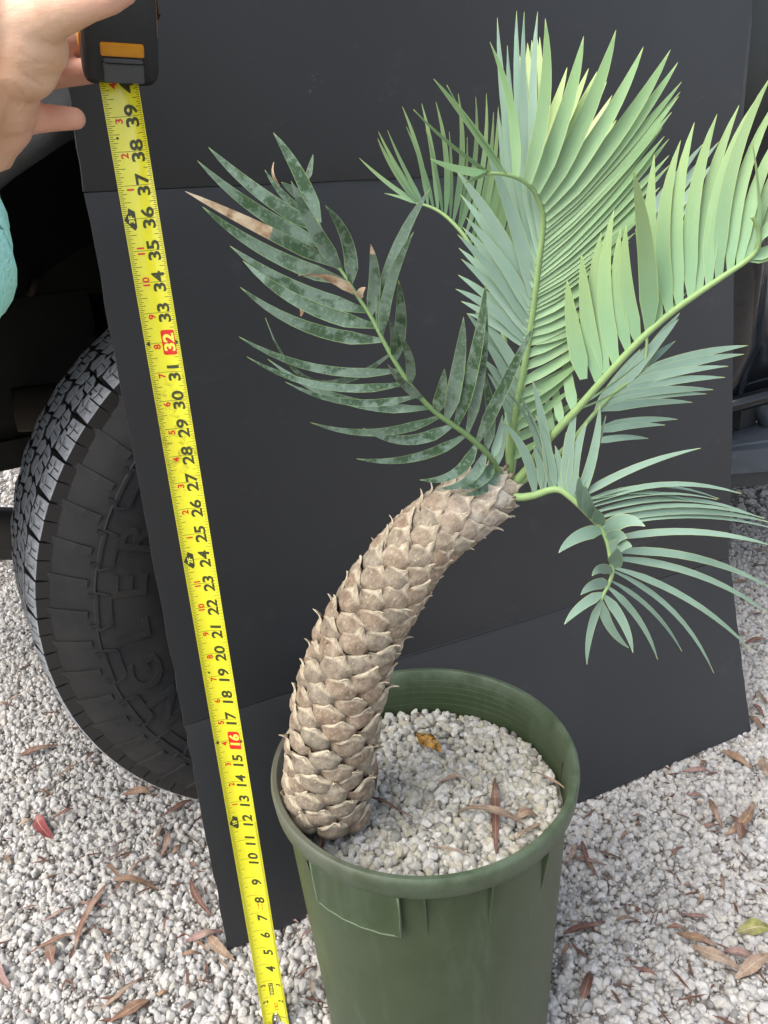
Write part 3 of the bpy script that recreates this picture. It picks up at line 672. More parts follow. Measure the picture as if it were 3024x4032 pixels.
def lab(name, s, t, sx, cap, mat, bold, xs=1.0, h=.00022):
    """string reading up the blade, its letters' tops to the left, centred on (t, sx)"""
    V, F = text_mesh(s, cap / .70, bold, xs); ym = cap / 2
    world(name, [bl(t + x / IN, sx - (y - ym), h) for x, y, z in V], F, mat, blade, smooth=False)
for k in range(2, 41):
    if k == 40: lab('numeral', '40', 40.0, .0052, .0112, M['ink'], .0004, 1.12); continue
    if k in (16, 32):
        mb = MB(); V = []; nn_ = 8
        for q in range(nn_ + 1):
            s = -.0012 + (.0128) * q / nn_; e = .04 if q in (0, nn_) else 0; V += [bl(k - .42 + e, s, .00018), bl(k + .42 - e, s, .00018)]
        mb.add(V, [(2 * q, 2 * q + 2, 2 * q + 3, 2 * q + 1) for q in range(nn_)]); world('red_panel', mb.V, mb.F, M['ink_red'], blade)
        lab('numeral', str(k), k, .0053, .0098, M['ink_yellow'], .0005, 1.12, .0004)
        mb = MB()
        for sg in (-1, 1): mb.add([bl(k - .09, sg * (HW - .0043), .0002), bl(k + .09, sg * (HW - .0043), .0002), bl(k, sg * (HW - .0006), .0002)], [(0, 1, 2)])
        world('stud_mark', mb.V, mb.F, M['ink'], blade)
    elif k >= 10: lab('numeral', str(k), k + (.0 if k >= 12 else -.02), .0050 if k > 11 else .0042, .0108, M['ink'], .00042, 1.12)
    elif k >= 4: lab('numeral', str(k), k - .27, .0035, .0108, M['ink'], .0004, 1.12)
    else: lab('numeral', str(k), k - .22, .0092, .0056, M['ink'], .0002, 1.1); lab('numeral', str(k), k - .25, -.0092, .0056, M['ink'], .0002, 1.1)
lab('numeral', '1', .78, .0092, .0056, M['ink'], .0002)
for k in range(13, 41):
    if k % 12: lab('inch_numeral', str(k % 12), k - (.12 if k % 12 < 10 else 0), -.0060, .0056, M['ink_red'], .0002, 1.1)
for ft in (1, 2, 3):
    k = ft * 12; mb = MB()
    pts = [(k - .02, -HW + .0006), (k + .20, -HW + .0046), (k + .34, -HW + .0052), (k + .22, -HW + .0102), (k - .26, -HW + .0102), (k - .36, -HW + .0082), (k - .24, -HW + .0052)]
    mb.add([bl(t, s, .0002) for t, s in pts], [tuple(range(len(pts)))]); world('foot_mark', mb.V, mb.F, M['ink'], blade, smooth=False)
    lab('foot_numeral', '%dF' % ft, k - .02, -HW + .0066, .0044, M['ink_yellow'], .0002, 1.0, .0004)
for k in (19.2, 38.4):
    c = k; mb = MB(); mb.add([bl(c - .05, -.0093, .0002), bl(c, -.0107, .0002), bl(c + .05, -.0093, .0002), bl(c, -.0079, .0002)], [(0, 1, 2, 3)]); world('truss_mark', mb.V, mb.F, M['ink'], blade, smooth=False)
# printed maker's panel near the hook and the two faint red lines of small print above the seven
mb = MB(); V = []
for q in range(5): s = -.0027 + .0052 * q / 4; V += [bl(2.10, s, .00018), bl(2.86, s, .00018)]
mb.add(V, [(2 * q, 2 * q + 2, 2 * q + 3, 2 * q + 1) for q in range(4)]); world('maker_panel', mb.V, mb.F, M['ink'], blade)
lab('maker_print', 'DEWALT', 2.48, 0, .0034, M['ink_yellow'], .0001, .95, .0004)
lab('small_print', 'IN. 40PG', 7.42, .0012, .0018, M['ink_red'], .00005, .9); lab('small_print', 'NO. 332 TC', 7.42, .0052, .0018, M['ink_red'], .00005, .9)
mb = MB()
for (a, b, c, d) in ((1.2, 1.62, .0005, .0010), (1.2, 1.62, .0041, .0046)):
    mb.add([bl(a, c, .0002), bl(b, c, .0002), bl(b, d, .0002), bl(a, d, .0002)], [(0, 1, 2, 3)])
for (a, b) in ((1.2, 1.23), (1.59, 1.62)): mb.add([bl(a, .0005, .0002), bl(b, .0005, .0002), bl(b, .0046, .0002), bl(a, .0046, .0002)], [(0, 1, 2, 3)])
world('print_box', mb.V, mb.F, M['ink_red'], blade, smooth=False); lab('small_print', 'SR', 1.41, .0025, .0024, M['ink_red'], .0001, .9)
# riveted end hook
mb = MB(); V = []
for q in range(9):
    t = .98 - .98 * q / 8; wq = .0052 if q > 1 else .0052 * (.55 + .45 * q / 2)
    V += [bl(t, -wq, .0016), bl(t, 0, .0034), bl(t, wq, .0016), bl(t, wq, .0003), bl(t, -wq, .0003)]
for q in range(8): mb.add([], []); mb.F += [(q * 5 + j, q * 5 + (j + 1) % 5, q * 5 + 5 + (j + 1) % 5, q * 5 + 5 + j) for j in range(5)]
mb.V += V; mb.F += [(0, 1, 2, 3, 4)]
for tt in (.75, .35): mb.tube([bl(tt, 0, .0030), bl(tt, 0, .0052)], [.0022, .0014], 10)
hk = bl(0, 0, 0); mb.tube([hk + NN * -.006 + TD * .001, hk + NN * .012 + TD * .001], [.009, .009], 4)
world('hook', mb.V, mb.F, M['chrome'], blade)
# case: side profile in (depth, height along the blade) swept across, rounded
CTD = nrm(TD + np.array([.06, 0, 0])); CN = np.array([.36, -1, -.02]); CN = nrm(CN - CTD * (CN @ CTD)); CX = np.cross(CTD, CN); CX = CX if CX[0] > 0 else -CX
def case_pt(x, d, hgt): return T0 + TD * (39.92 * IN) + CX * (x + .0015) + CN * d + CTD * hgt
bm = bmesh.new()
prof = [(-.010, .001), (.012, .000), (.020, .006), (.030, .024), (.044, .055), (.050, .085), (.034, .112), (-.010, .116), (-.030, .100), (-.030, .010)]
WX = .0275; vb = [bm.verts.new(case_pt(-WX, d, h)) for d, h in prof]; vt = [bm.verts.new(case_pt(WX, d, h)) for d, h in prof]
bm.faces.new(vb[::-1]); bm.faces.new(vt)
for i in range(len(prof)): bm.faces.new((vb[i], vb[(i + 1) % len(prof)], vt[(i + 1) % len(prof)], vt[i]))
bmesh.ops.recalc_face_normals(bm, faces=bm.faces)
side_edges = [e for e in bm.edges if (e.verts[0] in vb and e.verts[1] in vb) or (e.verts[0] in vt and e.verts[1] in vt)]
bmesh.ops.bevel(bm, geom=side_edges, offset=.009, segments=4, profile=.6, affect='EDGES')
me = bpy.data.meshes.new('case'); bm.to_mesh(me); bm.free()
case = world('case', [v.co[:] for v in me.vertices], [tuple(p.vertices) for p in me.polygons], M['black_rubber'], tape); sharp(case, 28)
def slab(name, x0, x1, A, B, th, mat, parent, lift=.0006, bev=.0008):
    """plate lying on the case face between profile points A and B"""
    A, B = np.array(A), np.array(B); dv = nrm(B - A); nr = np.array([dv[1], -dv[0]]); nr = nr if nr[0] > 0 else -nr
    bm = bmesh.new(); vs = []
    for k in (lift - .003, lift + th):
        for x, q in ((x0, A), (x1, A), (x1, B), (x0, B)): vs.append(bm.verts.new(case_pt(x, *(q + nr * k))))
    for f in ((0, 3, 2, 1), (4, 5, 6, 7), (0, 1, 5, 4), (1, 2, 6, 5), (2, 3, 7, 6), (3, 0, 4, 7)): bm.faces.new([vs[i] for i in f])
    bmesh.ops.recalc_face_normals(bm, faces=bm.faces); bmesh.ops.bevel(bm, geom=list(bm.edges), offset=bev, segments=2, affect='EDGES')
    me = bpy.data.meshes.new(name); bm.to_mesh(me); bm.free()
    o = world(name, [v.co[:] for v in me.vertices], [tuple(p.vertices) for p in me.polygons], mat, parent, smooth=False); return o
slab('lock_button', -.0145, .0150, (.0150, .0000), (.0225, .0112), .0050, M['lock'], case)
slab('lock_lip', -.0140, .0146, (.0230, .0114), (.0242, .0134), .0040, M['lock'], case)
slab('amber_window', -.0155, .0160, (.0246, .0143), (.0291, .0224), .0012, M['amber'], case)
for sg in (-1, 1):
    mb = MB()
    dd = [(-.014, .024), (.018, .028), (.030, .055), (.034, .085), (.014, .102), (-.012, .102), (-.022, .08), (-.022, .035)]
    a = [case_pt(sg * (WX - .001), d, h) for d, h in dd]; b = [case_pt(sg * (WX + .0012), .003 + (d - .003) * .93, .064 + (h - .064) * .93) for d, h in dd]
    k = len(dd); mb.add(a + b, [(i, (i + 1) % k, k + (i + 1) % k, k + i) for i in range(k)] + [tuple(k + i for i in range(k))])
    o = world('side_badge', mb.V, mb.F, M['amber'], case, smooth=False)
    mb = MB(); mb.tube([case_pt(sg * (WX - .0035), .026, .030), case_pt(sg * (WX - .006), .0235, .0215)], [.0012, .0006], 6); world('amber_trim', mb.V, mb.F, M['amber'], case)
mb = MB(); q = [case_pt(WX + x, d, h) for x in (.0025, .0045) for d, h in ((.004, .045), (.022, .045), (.022, .11), (.004, .11))]
mb.add(q, [(0, 3, 2, 1), (4, 5, 6, 7), (0, 1, 5, 4), (1, 2, 6, 5), (2, 3, 7, 6), (3, 0, 4, 7)]); world('belt_clip', mb.V, mb.F, M['black_plastic'], case, smooth=False)

# ------------------------------------------------------------------ the hand holding it
def capsule(mb, a, b, ra, rb, n=14, m=6):
    a, b = np.asarray(a, float), np.asarray(b, float); t = nrm(b - a); s = nrm(np.cross(t, (.13, .92, .37))); q = np.cross(s, t); V = []; rings = []
    for k in range(m + 1): an = math.pi / 2 * (1 - k / m); rings.append((a - t * ra * math.sin(an), ra * math.cos(an)))
    for k in range(m + 1): an = math.pi / 2 * k / m; rings.append((b + t * rb * math.sin(an), rb * math.cos(an)))
    for c, r in rings:
        for k in range(n): an = 2 * math.pi * k / n; V.append(c + max(r, 1e-5) * (math.cos(an) * s + math.sin(an) * q))
    mb.add(V, [(i * n + k, i * n + (k + 1) % n, (i + 1) * n + (k + 1) % n, (i + 1) * n + k) for i in range(len(rings) - 1) for k in range(n)])
def zt(x, y, d): return at(*zT(x, y), d)
mb = MB()
def chain(P, R):
    for i in range(len(P) - 1): capsule(mb, P[i], P[i + 1], R[i], R[i + 1])
# thumb over the front of the case
chain([zt(60, 260, .655), zt(430, 110, .640), zt(820, 5, .632), zt(1010, -50, .630), zt(1150, -95, .634)], [.030, .0190, .0130, .0122, .0098])
# thenar and palm
chain([zt(60, 330, .660), zt(240, 360, .655), zt(335, 420, .660)], [.034, .028, .0225])
chain([zt(-20, 560, .665), zt(180, 560, .662), zt(290, 560, .668)], [.036, .028, .0215])
chain([zt(-60, 820, .675), zt(40, 790, .672), zt(100, 795, .676)], [.034, .026, .0215])
chain([zt(-80, 1050, .685), zt(-10, 1020, .682), zt(50, 1060, .684)], [.030, .023, .0195])
chain([zt(-120, 1280, .685), zt(-20, 1220, .684), zt(80, 1180, .686)], [.026, .021, .0175])
chain([zt(-260, 200, .66), zt(-260, 1000, .69)], [.036, .034])
chain([zt(-60, 150, .655), zt(-80, 900, .68)], [.036, .034])
# fingers: little finger free, the others behind the case
chain([zt(40, 1150, .688), zt(260, 1118, .700), zt(470, 1100, .706), zt(700, 1106, .706)], [.0165, .0112, .0104, .0086])
chain([zt(100, 800, .694), zt(360, 720, .722), zt(560, 695, .736), zt(880, 655, .742), zt(1090, 640, .740)], [.0165, .0108, .0103, .0098, .0082])
chain([zt(200, 470, .70), zt(480, 420, .735), zt(700, 385, .752), zt(1000, 350, .757), zt(1200, 340, .750)], [.018, .0122, .0112, .0102, .0086])
chain([zt(120, 600, .70), zt(420, 560, .748), zt(650, 530, .765), zt(950, 500, .766), zt(1120, 480, .760)], [.016, .0112, .0104, .0096, .008])
# wrist and forearm toward the viewer, into the sleeve
SLV = [at(-250, 690, .585), at(-250, 850, .54), at(-272, 1010, .50), at(-345, 1180, .45), np.array([-.31, .30, .735]), np.array([-.33, .15, .68]), np.array([-.34, -.02, .68]), np.array([-.30, -.2, .85])]
chain([zt(-200, 500, .672), zt(-300, 800, .655), SLV[0] * .5 + zt(-300, 800, .655) * .5, SLV[0], SLV[1], SLV[2]], [.032, .029, .026, .0245, .0245, .020])
raw = put('hand_raw', mesh('hand_raw', mb.V, mb.F), None)
rm = raw.modifiers.new('r', 'REMESH'); rm.mode = 'VOXEL'; rm.voxel_size = .0021; rm.use_smooth_shade = True
sm = raw.modifiers.new('s', 'SMOOTH'); sm.factor = .5; sm.iterations = 7
dg = bpy.context.evaluated_depsgraph_get(); hm = bpy.data.meshes.new_from_object(raw.evaluated_get(dg)); bpy.data.objects.remove(raw)
horg = at(*zT(-260, 600), .675)
V = np.array([v.co[:] for v in hm.vertices]); Fh = [tuple(p.vertices) for p in hm.polygons]
CRZ = np.zeros(len(V))
# creases: shallow grooves across finger joints and the thumb root
def groove(V, a, b, depth, width):
    a, b = np.asarray(a), np.asarray(b); ab = b - a; t = np.clip(((V - a) @ ab) / (ab @ ab), 0, 1); d = np.linalg.norm(V - (a + t[:, None] * ab), axis=1)
    global CRZ; CRZ = np.maximum(CRZ, np.exp(-(d / (width * .75)) ** 2) * min(1, depth / .001)); vd = np.array([nrm(CAM - a)]); return V - vd * (depth * np.exp(-(d / width) ** 2))[:, None]
for (p0, p1, dp, dwd) in (((540, 1000, .690), (560, 1235, .690), .0011, .0016), ((400, 1020, .686), (385, 1245, .686), .0010, .0020), ((610, 590, .722), (630, 800, .722), .0011, .0016), ((600, 325, .645), (480, 170, .630), .0022, .0030), ((610, 330, .645), (520, 220, .630), .0012, .0015),
                          ((270, 960, .66), (250, 1280, .66), .0016, .0026), ((180, 980, .655), (170, 1330, .66), .0012, .002), ((250, 700, .64), (400, 800, .65), .0009, .0016), ((150, 780, .642), (250, 930, .65), .0009, .0016), ((420, 560, .64), (560, 640, .65), .0007, .0014),
                          ((330, 330, .625), (520, 420, .64), .0006, .0014), ((200, 480, .63), (420, 620, .64), .0006, .0014)):
    V = groove(V, zt(*p0), zt(*p1), dp, dwd)
pers = world('person', V, Fh, M['skin'], None, horg); tag(pers, 'left hand in a mint green sleeve holding up the tape measure case', 'person')
pk = pers.data.attributes.new('pink', 'FLOAT', 'POINT'); tips = [zt(650, 1106, .706), zt(1120, -20, .63), zt(700, 690, .74), zt(700, 390, .755), zt(420, 1100, .70)]
ck = pers.data.attributes.new('crease', 'FLOAT', 'POINT'); ck.data.foreach_set('value', CRZ.astype(np.float32))
dmin = np.min([np.linalg.norm(V - t, axis=1) for t in tips], axis=0); pk.data.foreach_set('value', np.clip(1.25 - dmin / .034, 0, 1).astype(np.float32))
P = catmull(SLV, 46); mb = MB(); rr = [(.032 + .011 * min(1, i / 10)) + .0016 * math.sin(i * 1.9) + .001 * math.sin(i * 3.7 + 1) for i in range(46)]; rr[0] = .029
mb.tube(list(P), rr, 28); o = world('sleeve', mb.V, mb.F, M['sleeve'], pers)

# ------------------------------------------------------------------ green nursery pot
PC = np.array([.0212, .6306, 0]); RR, PH = .1533, .3896
pot = empty('plant_pot', PC); tag(pot, 'green plastic nursery pot filled with white pumice', 'pot')
prof = [(.0, .003), (.118, .003), (.1245, .006), (.126, .012), (.1425, .352), (.1430, .3650), (.1500, .3660), (.1518, .3685), (.1532, .384), (.1528, .3875), (.1510, .3896), (.1470, .3896), (.1450, .3870), (.1425, .372), (.1408, .352), (.140, .340), (.1365, .318), (.0, .318)]
mb = MB(); mb.lathe(prof, 128); body = put('pot_body', mesh('pot_body', mb.V, mb.F), M['pot'], pot); sharp(body, 42)
# fine moulded rings inside the rim
for k in range(5):
    z = .377 - k * .0075; r = np.interp(z, [.34, .352, .372, .387], [.140, .1408, .1425, .1450]); mb = MB(); mb.lathe([(r + .0004, z - .0007), (r - .0003, z - .0002), (r - .0003, z + .0002), (r + .0004, z + .0007)], 128)
    put('moulded_ring', mesh('moulded_ring', mb.V, mb.F), M['pot'], pot)
def wall_r(z): return np.interp(z, [.012, .352], [.126, .1425])
def azim(u, v, z):
    best = None
    for k in range(720):
        a = 2 * math.pi * k / 720; p = PC + np.array([wall_r(z) * math.cos(a), wall_r(z) * math.sin(a), z]); d = p - CAM
        if math.sin(a) > .3: continue
        uu = 1512 + FPX * (d @ CR) / (d @ CF); e = abs(uu - u)
        if best is None or e < best[0]: best = (e, a)
    return best[1]
for u in (1240, 1675, 1930, 2140, 2262):
    a = azim(u, 0, .33) if u < 2250 else .02; mb = MB(); da = .008
    V = []
    for s in (-1, 1):
        for r, z in ((wall_r(.30) - .001, .300), (.1490, .3659), (wall_r(.352) - .003, .3659)): V.append((r * math.cos(a + s * da), r * math.sin(a + s * da), z))
    mb.add(V, [(0, 1, 2), (3, 5, 4), (0, 3, 4, 1), (1, 4, 5, 2), (0, 2, 5, 3)]); put('rim_gusset', mesh('rim_gusset', mb.V, mb.F, False), M['pot'], pot)
# raised label plate below the rim
a0, a1 = azim(1262, 0, .335), azim(1585, 0, .33); V = []; na, nz_ = 16, 8
for lay, off in ((0, -.002), (1, .0062)):
    for i in range(na + 1):
        for j in range(nz_ + 1):
            a = a0 + (a1 - a0) * i / na; z = .3165 + .0493 * j / nz_; r = wall_r(z) + off + (.0016 * (1 if (i in (0, na) or j == 0) else 0) if lay else 0); V.append((r * math.cos(a), r * math.sin(a), z))
m_ = (na + 1) * (nz_ + 1); F = []
for i in range(na):
    for j in range(nz_): q = m_ + i * (nz_ + 1) + j; F.append((q, q + nz_ + 1, q + nz_ + 2, q + 1))
rg = [i * (nz_ + 1) for i in range(na + 1)] + [na * (nz_ + 1) + j for j in range(1, nz_ + 1)] + [i * (nz_ + 1) + nz_ for i in range(na - 1, -1, -1)] + [j for j in range(nz_ - 1, 0, -1)]
F += [(rg[k], rg[(k + 1) % len(rg)], m_ + rg[(k + 1) % len(rg)], m_ + rg[k]) for k in range(len(rg))]
o = put('label_plate', mesh('label_plate', V, F), M['pot'], pot); o.data.materials.append(M['pot_worn']); sharp(o, 30)
for p in o.data.polygons:
    c = p.center; onedge = p.index >= na * nz_ or (p.index % nz_ == 0) or p.index // nz_ in (0, na - 1)
    if p.index >= na * nz_: p.material_index = 1
mb = MB(); bord = [(a0, .3655), (a0, .3165)] + [(a0 + (a1 - a0) * k / 14, .3165 + .0004 * math.sin(k * 2.1)) for k in range(1, 15)] + [(a1, .3655)]
mb.tube([((wall_r(z) + .0072) * math.cos(a), (wall_r(z) + .0072) * math.sin(a), z) for a, z in bord], .0011, 6); put('plate_bead', mesh('plate_bead', mb.V, mb.F), M['pot_worn'], o)
# pumice bed inside the pot
ZG = .334; V = []; F = []; nr, na = 12, 48
for i in range(nr + 1):
    for k in range(na):
        r = .1345 * i / nr; a = 2 * math.pi * k / na; V.append((PC[0] + r * math.cos(a), PC[1] + r * math.sin(a), ZG + .0025 * math.sin(5 * r / .1 + a) + .003 * math.cos(a * 2 + 1) * r / .14))
for i in range(nr):
    for k in range(na): F.append((i * na + k, (i + 1) * na + k, (i + 1) * na + (k + 1) % na, i * na + (k + 1) % na))
o = gravel('pumice_bed', V, F, M['pumice_pot'], 'loose white pumice pebbles filling the green pot', 70000, .0025, .0064, 41, 1.5, .004)
put('pumice_fines', mesh('pumice_fines', [(PC[0] + (v[0] - PC[0]) * 1.03, PC[1] + (v[1] - PC[1]) * 1.03, v[2] - .002) for v in V], F), M['soil'], o)
# ------------------------------------------------------------------ the cycad
base_c = onz(1300, 3105, ZG); 
TRK = [at(1296, 3120, .605), at(1296, 3030, .600), at(1308, 2885, .600), at(1352, 2680, .605), at(1430, 2480, .612), at(1545, 2285, .622), at(1690, 2110, .635), at(1850, 1990, .652), at(1950, 1932, .668)]
TRK[0] = TRK[1] + (TRK[1] - TRK[2]) * .98
cyc = empty('cycad', [TRK[1][0], TRK[1][1], ZG]); tag(cyc, 'cycad with a leaning scaly trunk and stiff blue-green fronds growing in the pot', 'cycad')
NTR = 64; TC = catmull(TRK, NTR); seg = np.r_[0, np.cumsum(np.linalg.norm(np.diff(TC, axis=0), axis=1))]; TLEN = seg[-1]
def tpos(s):
    f = np.interp(s, seg, np.arange(NTR)); i = min(int(f), NTR - 2); return TC[i] + (TC[i + 1] - TC[i]) * (f - i)
def ttan(s): return nrm(tpos(min(s + .006, TLEN)) - tpos(max(s - .006, 0)))
def trad(s): return float(np.interp(s / TLEN, [0, .1, .3, .55, .8, .93, 1], [.0335, .0340, .0330, .0292, .0245, .0228, .0185]))
def tframe(s):
    t = ttan(s); e1 = nrm(np.cross(t, (0, 1, 0))); e2 = np.cross(t, e1); return t, e1, e2
V = []; F = []; n = 32
for i in range(48):
    s = TLEN * i / 47; t, e1, e2 = tframe(s); c = tpos(s)
    for k in range(n): a = 2 * math.pi * k / n; V.append(c + trad(s) * (math.cos(a) * e1 + math.sin(a) * e2))
F = [(i * n + k, i * n + (k + 1) % n, (i + 1) * n + (k + 1) % n, (i + 1) * n + k) for i in range(47) for k in range(n)] + [tuple(47 * n + k for k in range(n))]
trunk = world('trunk', V, F, M['trunk'], cyc)
def scale_mesh(seed):
    r = random.Random(seed); na, nb = 12, 14; V = []; uv = []
    bul = r.uniform(.9, 1.12); skew = r.uniform(.02, .34); tlen = r.choice([.5, .62, .75, .88]); flare = r.uniform(-.3, .4) if r.random() < .75 else 1.2; wv = r.uniform(0, 6)
    HWB = ([-1, -.7, -.4, -.1, .15, .34, .48, .60, .78, 1], [.35, .70, .93, 1.02, 1.0, .84, .60, .36, .18, .04])
    PB = ([-1, -.75, -.55, -.36, -.15, .05, .25, .42, .6, .8, 1], [-.75, -.25, .35, .80, .99, 1.0, .90, .80, .78, .84, .92 + .45 * flare])
    for sheet in (0, 1):
        for j in range(nb + 1):
            b = -1 + 2 * j / nb; hwb = float(np.interp(b, *HWB)); p = float(np.interp(b, *PB))
            for i in range(na + 1):
                a = -1 + 2 * i / na; bb = b if b < .3 else .3 + (b - .3) * tlen
                edge = max(0, 1 - abs(a) ** 4) ** .5
                h = bul * (p - (1 - edge) * (.85 if b < .1 else max(.12, .85 - 3.2 * (b - .1))))
                h += .17 * math.exp(-((b - (.30 + .22 * (1 - abs(a)))) / .10) ** 2) * (.4 + .6 * abs(a))          # papery lip along the upper margin
                h += .05 * math.sin(5 * a + wv) * math.sin(4 * b + wv) + (.03 * r.uniform(-1, 1) if sheet == 0 else 0) - (.09 if sheet else 0)
                x = a * hwb + skew * max(0, b - .0) + .03 * math.sin(9 * b + wv) * abs(a)
                V.append((x * .0190, bb * .0225, h * .0128 - (x * .0190) ** 2 / (2 * .043))); uv.append(((a + 1) / 2, j / nb))
    F = []; m = (na + 1) * (nb + 1)
    for j in range(nb):
        for i in range(na):
            q = j * (na + 1) + i; F += [(q, q + 1, q + na + 2, q + na + 1), (m + q, m + q + na + 1, m + q + na + 2, m + q + 1)]
    rg = [i for i in range(na + 1)] + [j * (na + 1) + na for j in range(1, nb + 1)] + [nb * (na + 1) + i for i in range(na - 1, -1, -1)] + [j * (na + 1) for j in range(nb - 1, 0, -1)]
    F += [(rg[(k + 1) % len(rg)], rg[k], m + rg[k], m + rg[(k + 1) % len(rg)]) for k in range(len(rg))]
    me = mesh('leaf_base', V, F, True, uv); me.materials.append(M['scale']); return me
SM = [scale_mesh(k) for k in range(12)]
s = .004; row = 0
while s < TLEN - .002:
    cnt = 7
    for k in range(cnt):
        a = 2 * math.pi * (k + .5 * (row % 2)) / cnt + row * .09 + R_.uniform(-.035, .035); ss_ = min(s + R_.uniform(-.0016, .0016) + .0016 * math.sin(2 * a), TLEN)
        t, e1, e2 = tframe(ss_); nn = math.cos(a) * e1 + math.sin(a) * e2; x = nrm(np.cross(t, nn)); nn = np.cross(x, t)
        tl = R_.uniform(.0, .08); t2 = nrm(t + nn * tl); yaw = R_.uniform(-.07, .07); x, t2 = math.cos(yaw) * x + math.sin(yaw) * t2, math.cos(yaw) * t2 - math.sin(yaw) * x; n2 = np.cross(x, t2); p = tpos(ss_) + nn * (trad(ss_) - .0012) - WL[trunk.name]
        k_ = (trad(ss_) + .008) / .0482 * (1 if ss_ < TLEN * .9 else .9); k2 = R_.uniform(.95, 1.08)
        o = put('leaf_base', SM[R_.randrange(12)], None, trunk)
        o['pale'] = max(0.0, min(1.0, (ss_ / TLEN - .80) / .14)) * R_.uniform(.4, 1)
        sx, sy, sz = k_ * k2, (.98 if ss_ < TLEN * .85 else 1.1) * k2, k_ * R_.uniform(.85, 1.15)
        o.matrix_local = Matrix([[x[0] * sx, t2[0] * sy, n2[0] * sz, p[0]], [x[1] * sx, t2[1] * sy, n2[1] * sz, p[1]], [x[2] * sx, t2[2] * sy, n2[2] * sz, p[2]], [0, 0, 0, 1]])
    s += .0138 * (.55 + .45 * trad(s) / .0352); row += 1
# dry torn stubs round the growing tip, fibres at the foot
for k in range(16):
    a = 2 * math.pi * k / 16 + R_.uniform(-.1, .1); s0 = TLEN - R_.uniform(.0, .025); t, e1, e2 = tframe(s0); nn = math.cos(a) * e1 + math.sin(a) * e2; c = tpos(s0) + nn * trad(s0) * .8
    L_ = R_.uniform(.010, .024); mb = MB(); q = nrm(t + nn * R_.uniform(.1, .5)); sd_ = nrm(np.cross(q, nn)); wd = R_.uniform(.004, .008); V = []
    for i in range(6):
        f = i / 5; c2 = c + q * L_ * f + nn * .004 * f * f; V += [c2 - sd_ * wd * (1 - f * .8) + nn * .001, c2 + nn * (.003 - .002 * f), c2 + sd_ * wd * (1 - f * .7), c2 - nn * .001]
    mb.add(V, [(i * 4 + j, i * 4 + (j + 1) % 4, i * 4 + 4 + (j + 1) % 4, i * 4 + 4 + j) for i in range(5) for j in range(4)] + [(20, 21, 22, 23)]); world('dry_stub', mb.V, mb.F, M['scale'], trunk, uv=None)
mb = MB()
for k in range(40):
    a = R_.uniform(math.pi * .95, math.pi * 1.45); b0 = np.array([TRK[1][0], TRK[1][1] - .006, ZG]); d = np.array([math.cos(a), math.sin(a), 0]); p = b0 + d * .046 + np.array([0, 0, R_.uniform(.010, .026)])
    e = p + d * R_.uniform(.008, .024) + np.array([R_.uniform(-.008, .008), R_.uniform(-.008, .008), -R_.uniform(.008, .022)]); e[2] = max(e[2], ZG + .006); rr_ = e[:2] - PC[:2]; rl = np.linalg.norm(rr_); e[:2] = PC[:2] + rr_ * min(1, .133 / rl); rr_ = p[:2] - PC[:2]; p[:2] = PC[:2] + rr_ * min(1, .131 / np.linalg.norm(rr_)); mid = (p + e) / 2 + np.array([0, 0, .003]); mb.tube([p, mid, e], [.0007, .0006, .0003], 4)
world('root_fibres', mb.V, mb.F, M['root'], trunk)

def leaflet(parent, B, C, T, width, roll, mat, keel=.10, n=10, dead=0, name='leaflet', curl=0, base=.30):
    B, C, T = [np.asarray(x, float) for x in (B, C, T)]; V = []; uv = []
    for sheet in (0, 1):
        for i in range(n + 1):
            t = i / n; p = (1 - t) ** 2 * B + 2 * t * (1 - t) * C + t * t * T; tg = nrm(2 * (1 - t) * (C - B) + 2 * t * (T - C))
            nv_ = nrm(CAM - p); nv_ = nrm(nv_ - tg * (nv_ @ tg)); sd = np.cross(tg, nv_); ro = roll + curl * t
            c_, s_ = math.cos(ro), math.sin(ro); sdr = c_ * sd + s_ * nv_; nr = np.cross(sdr, tg)
            wd = width * min(1, base + t / .2 * (1 - base)) * max(1 - t ** 2.5, 0.0) ** .86 + .0003
            th = -.00035 if sheet else .00035
            for u in (0, .5, 1): V.append(p + sdr * wd * (u - .5) + nr * ((-keel * wd + th) if u == .5 else 0)); uv.append((u, t))
    m = 3 * (n + 1); F = []
    for i in range(n):
        for j in range(2): q = i * 3 + j; F += [(q, q + 1, q + 4, q + 3), (m + q, m + q + 3, m + q + 4, m + q + 1)]
    o = world(name, V, F, mat, parent, uv=uv)
    if dead: o['dead_from'] = float(dead)
    return o
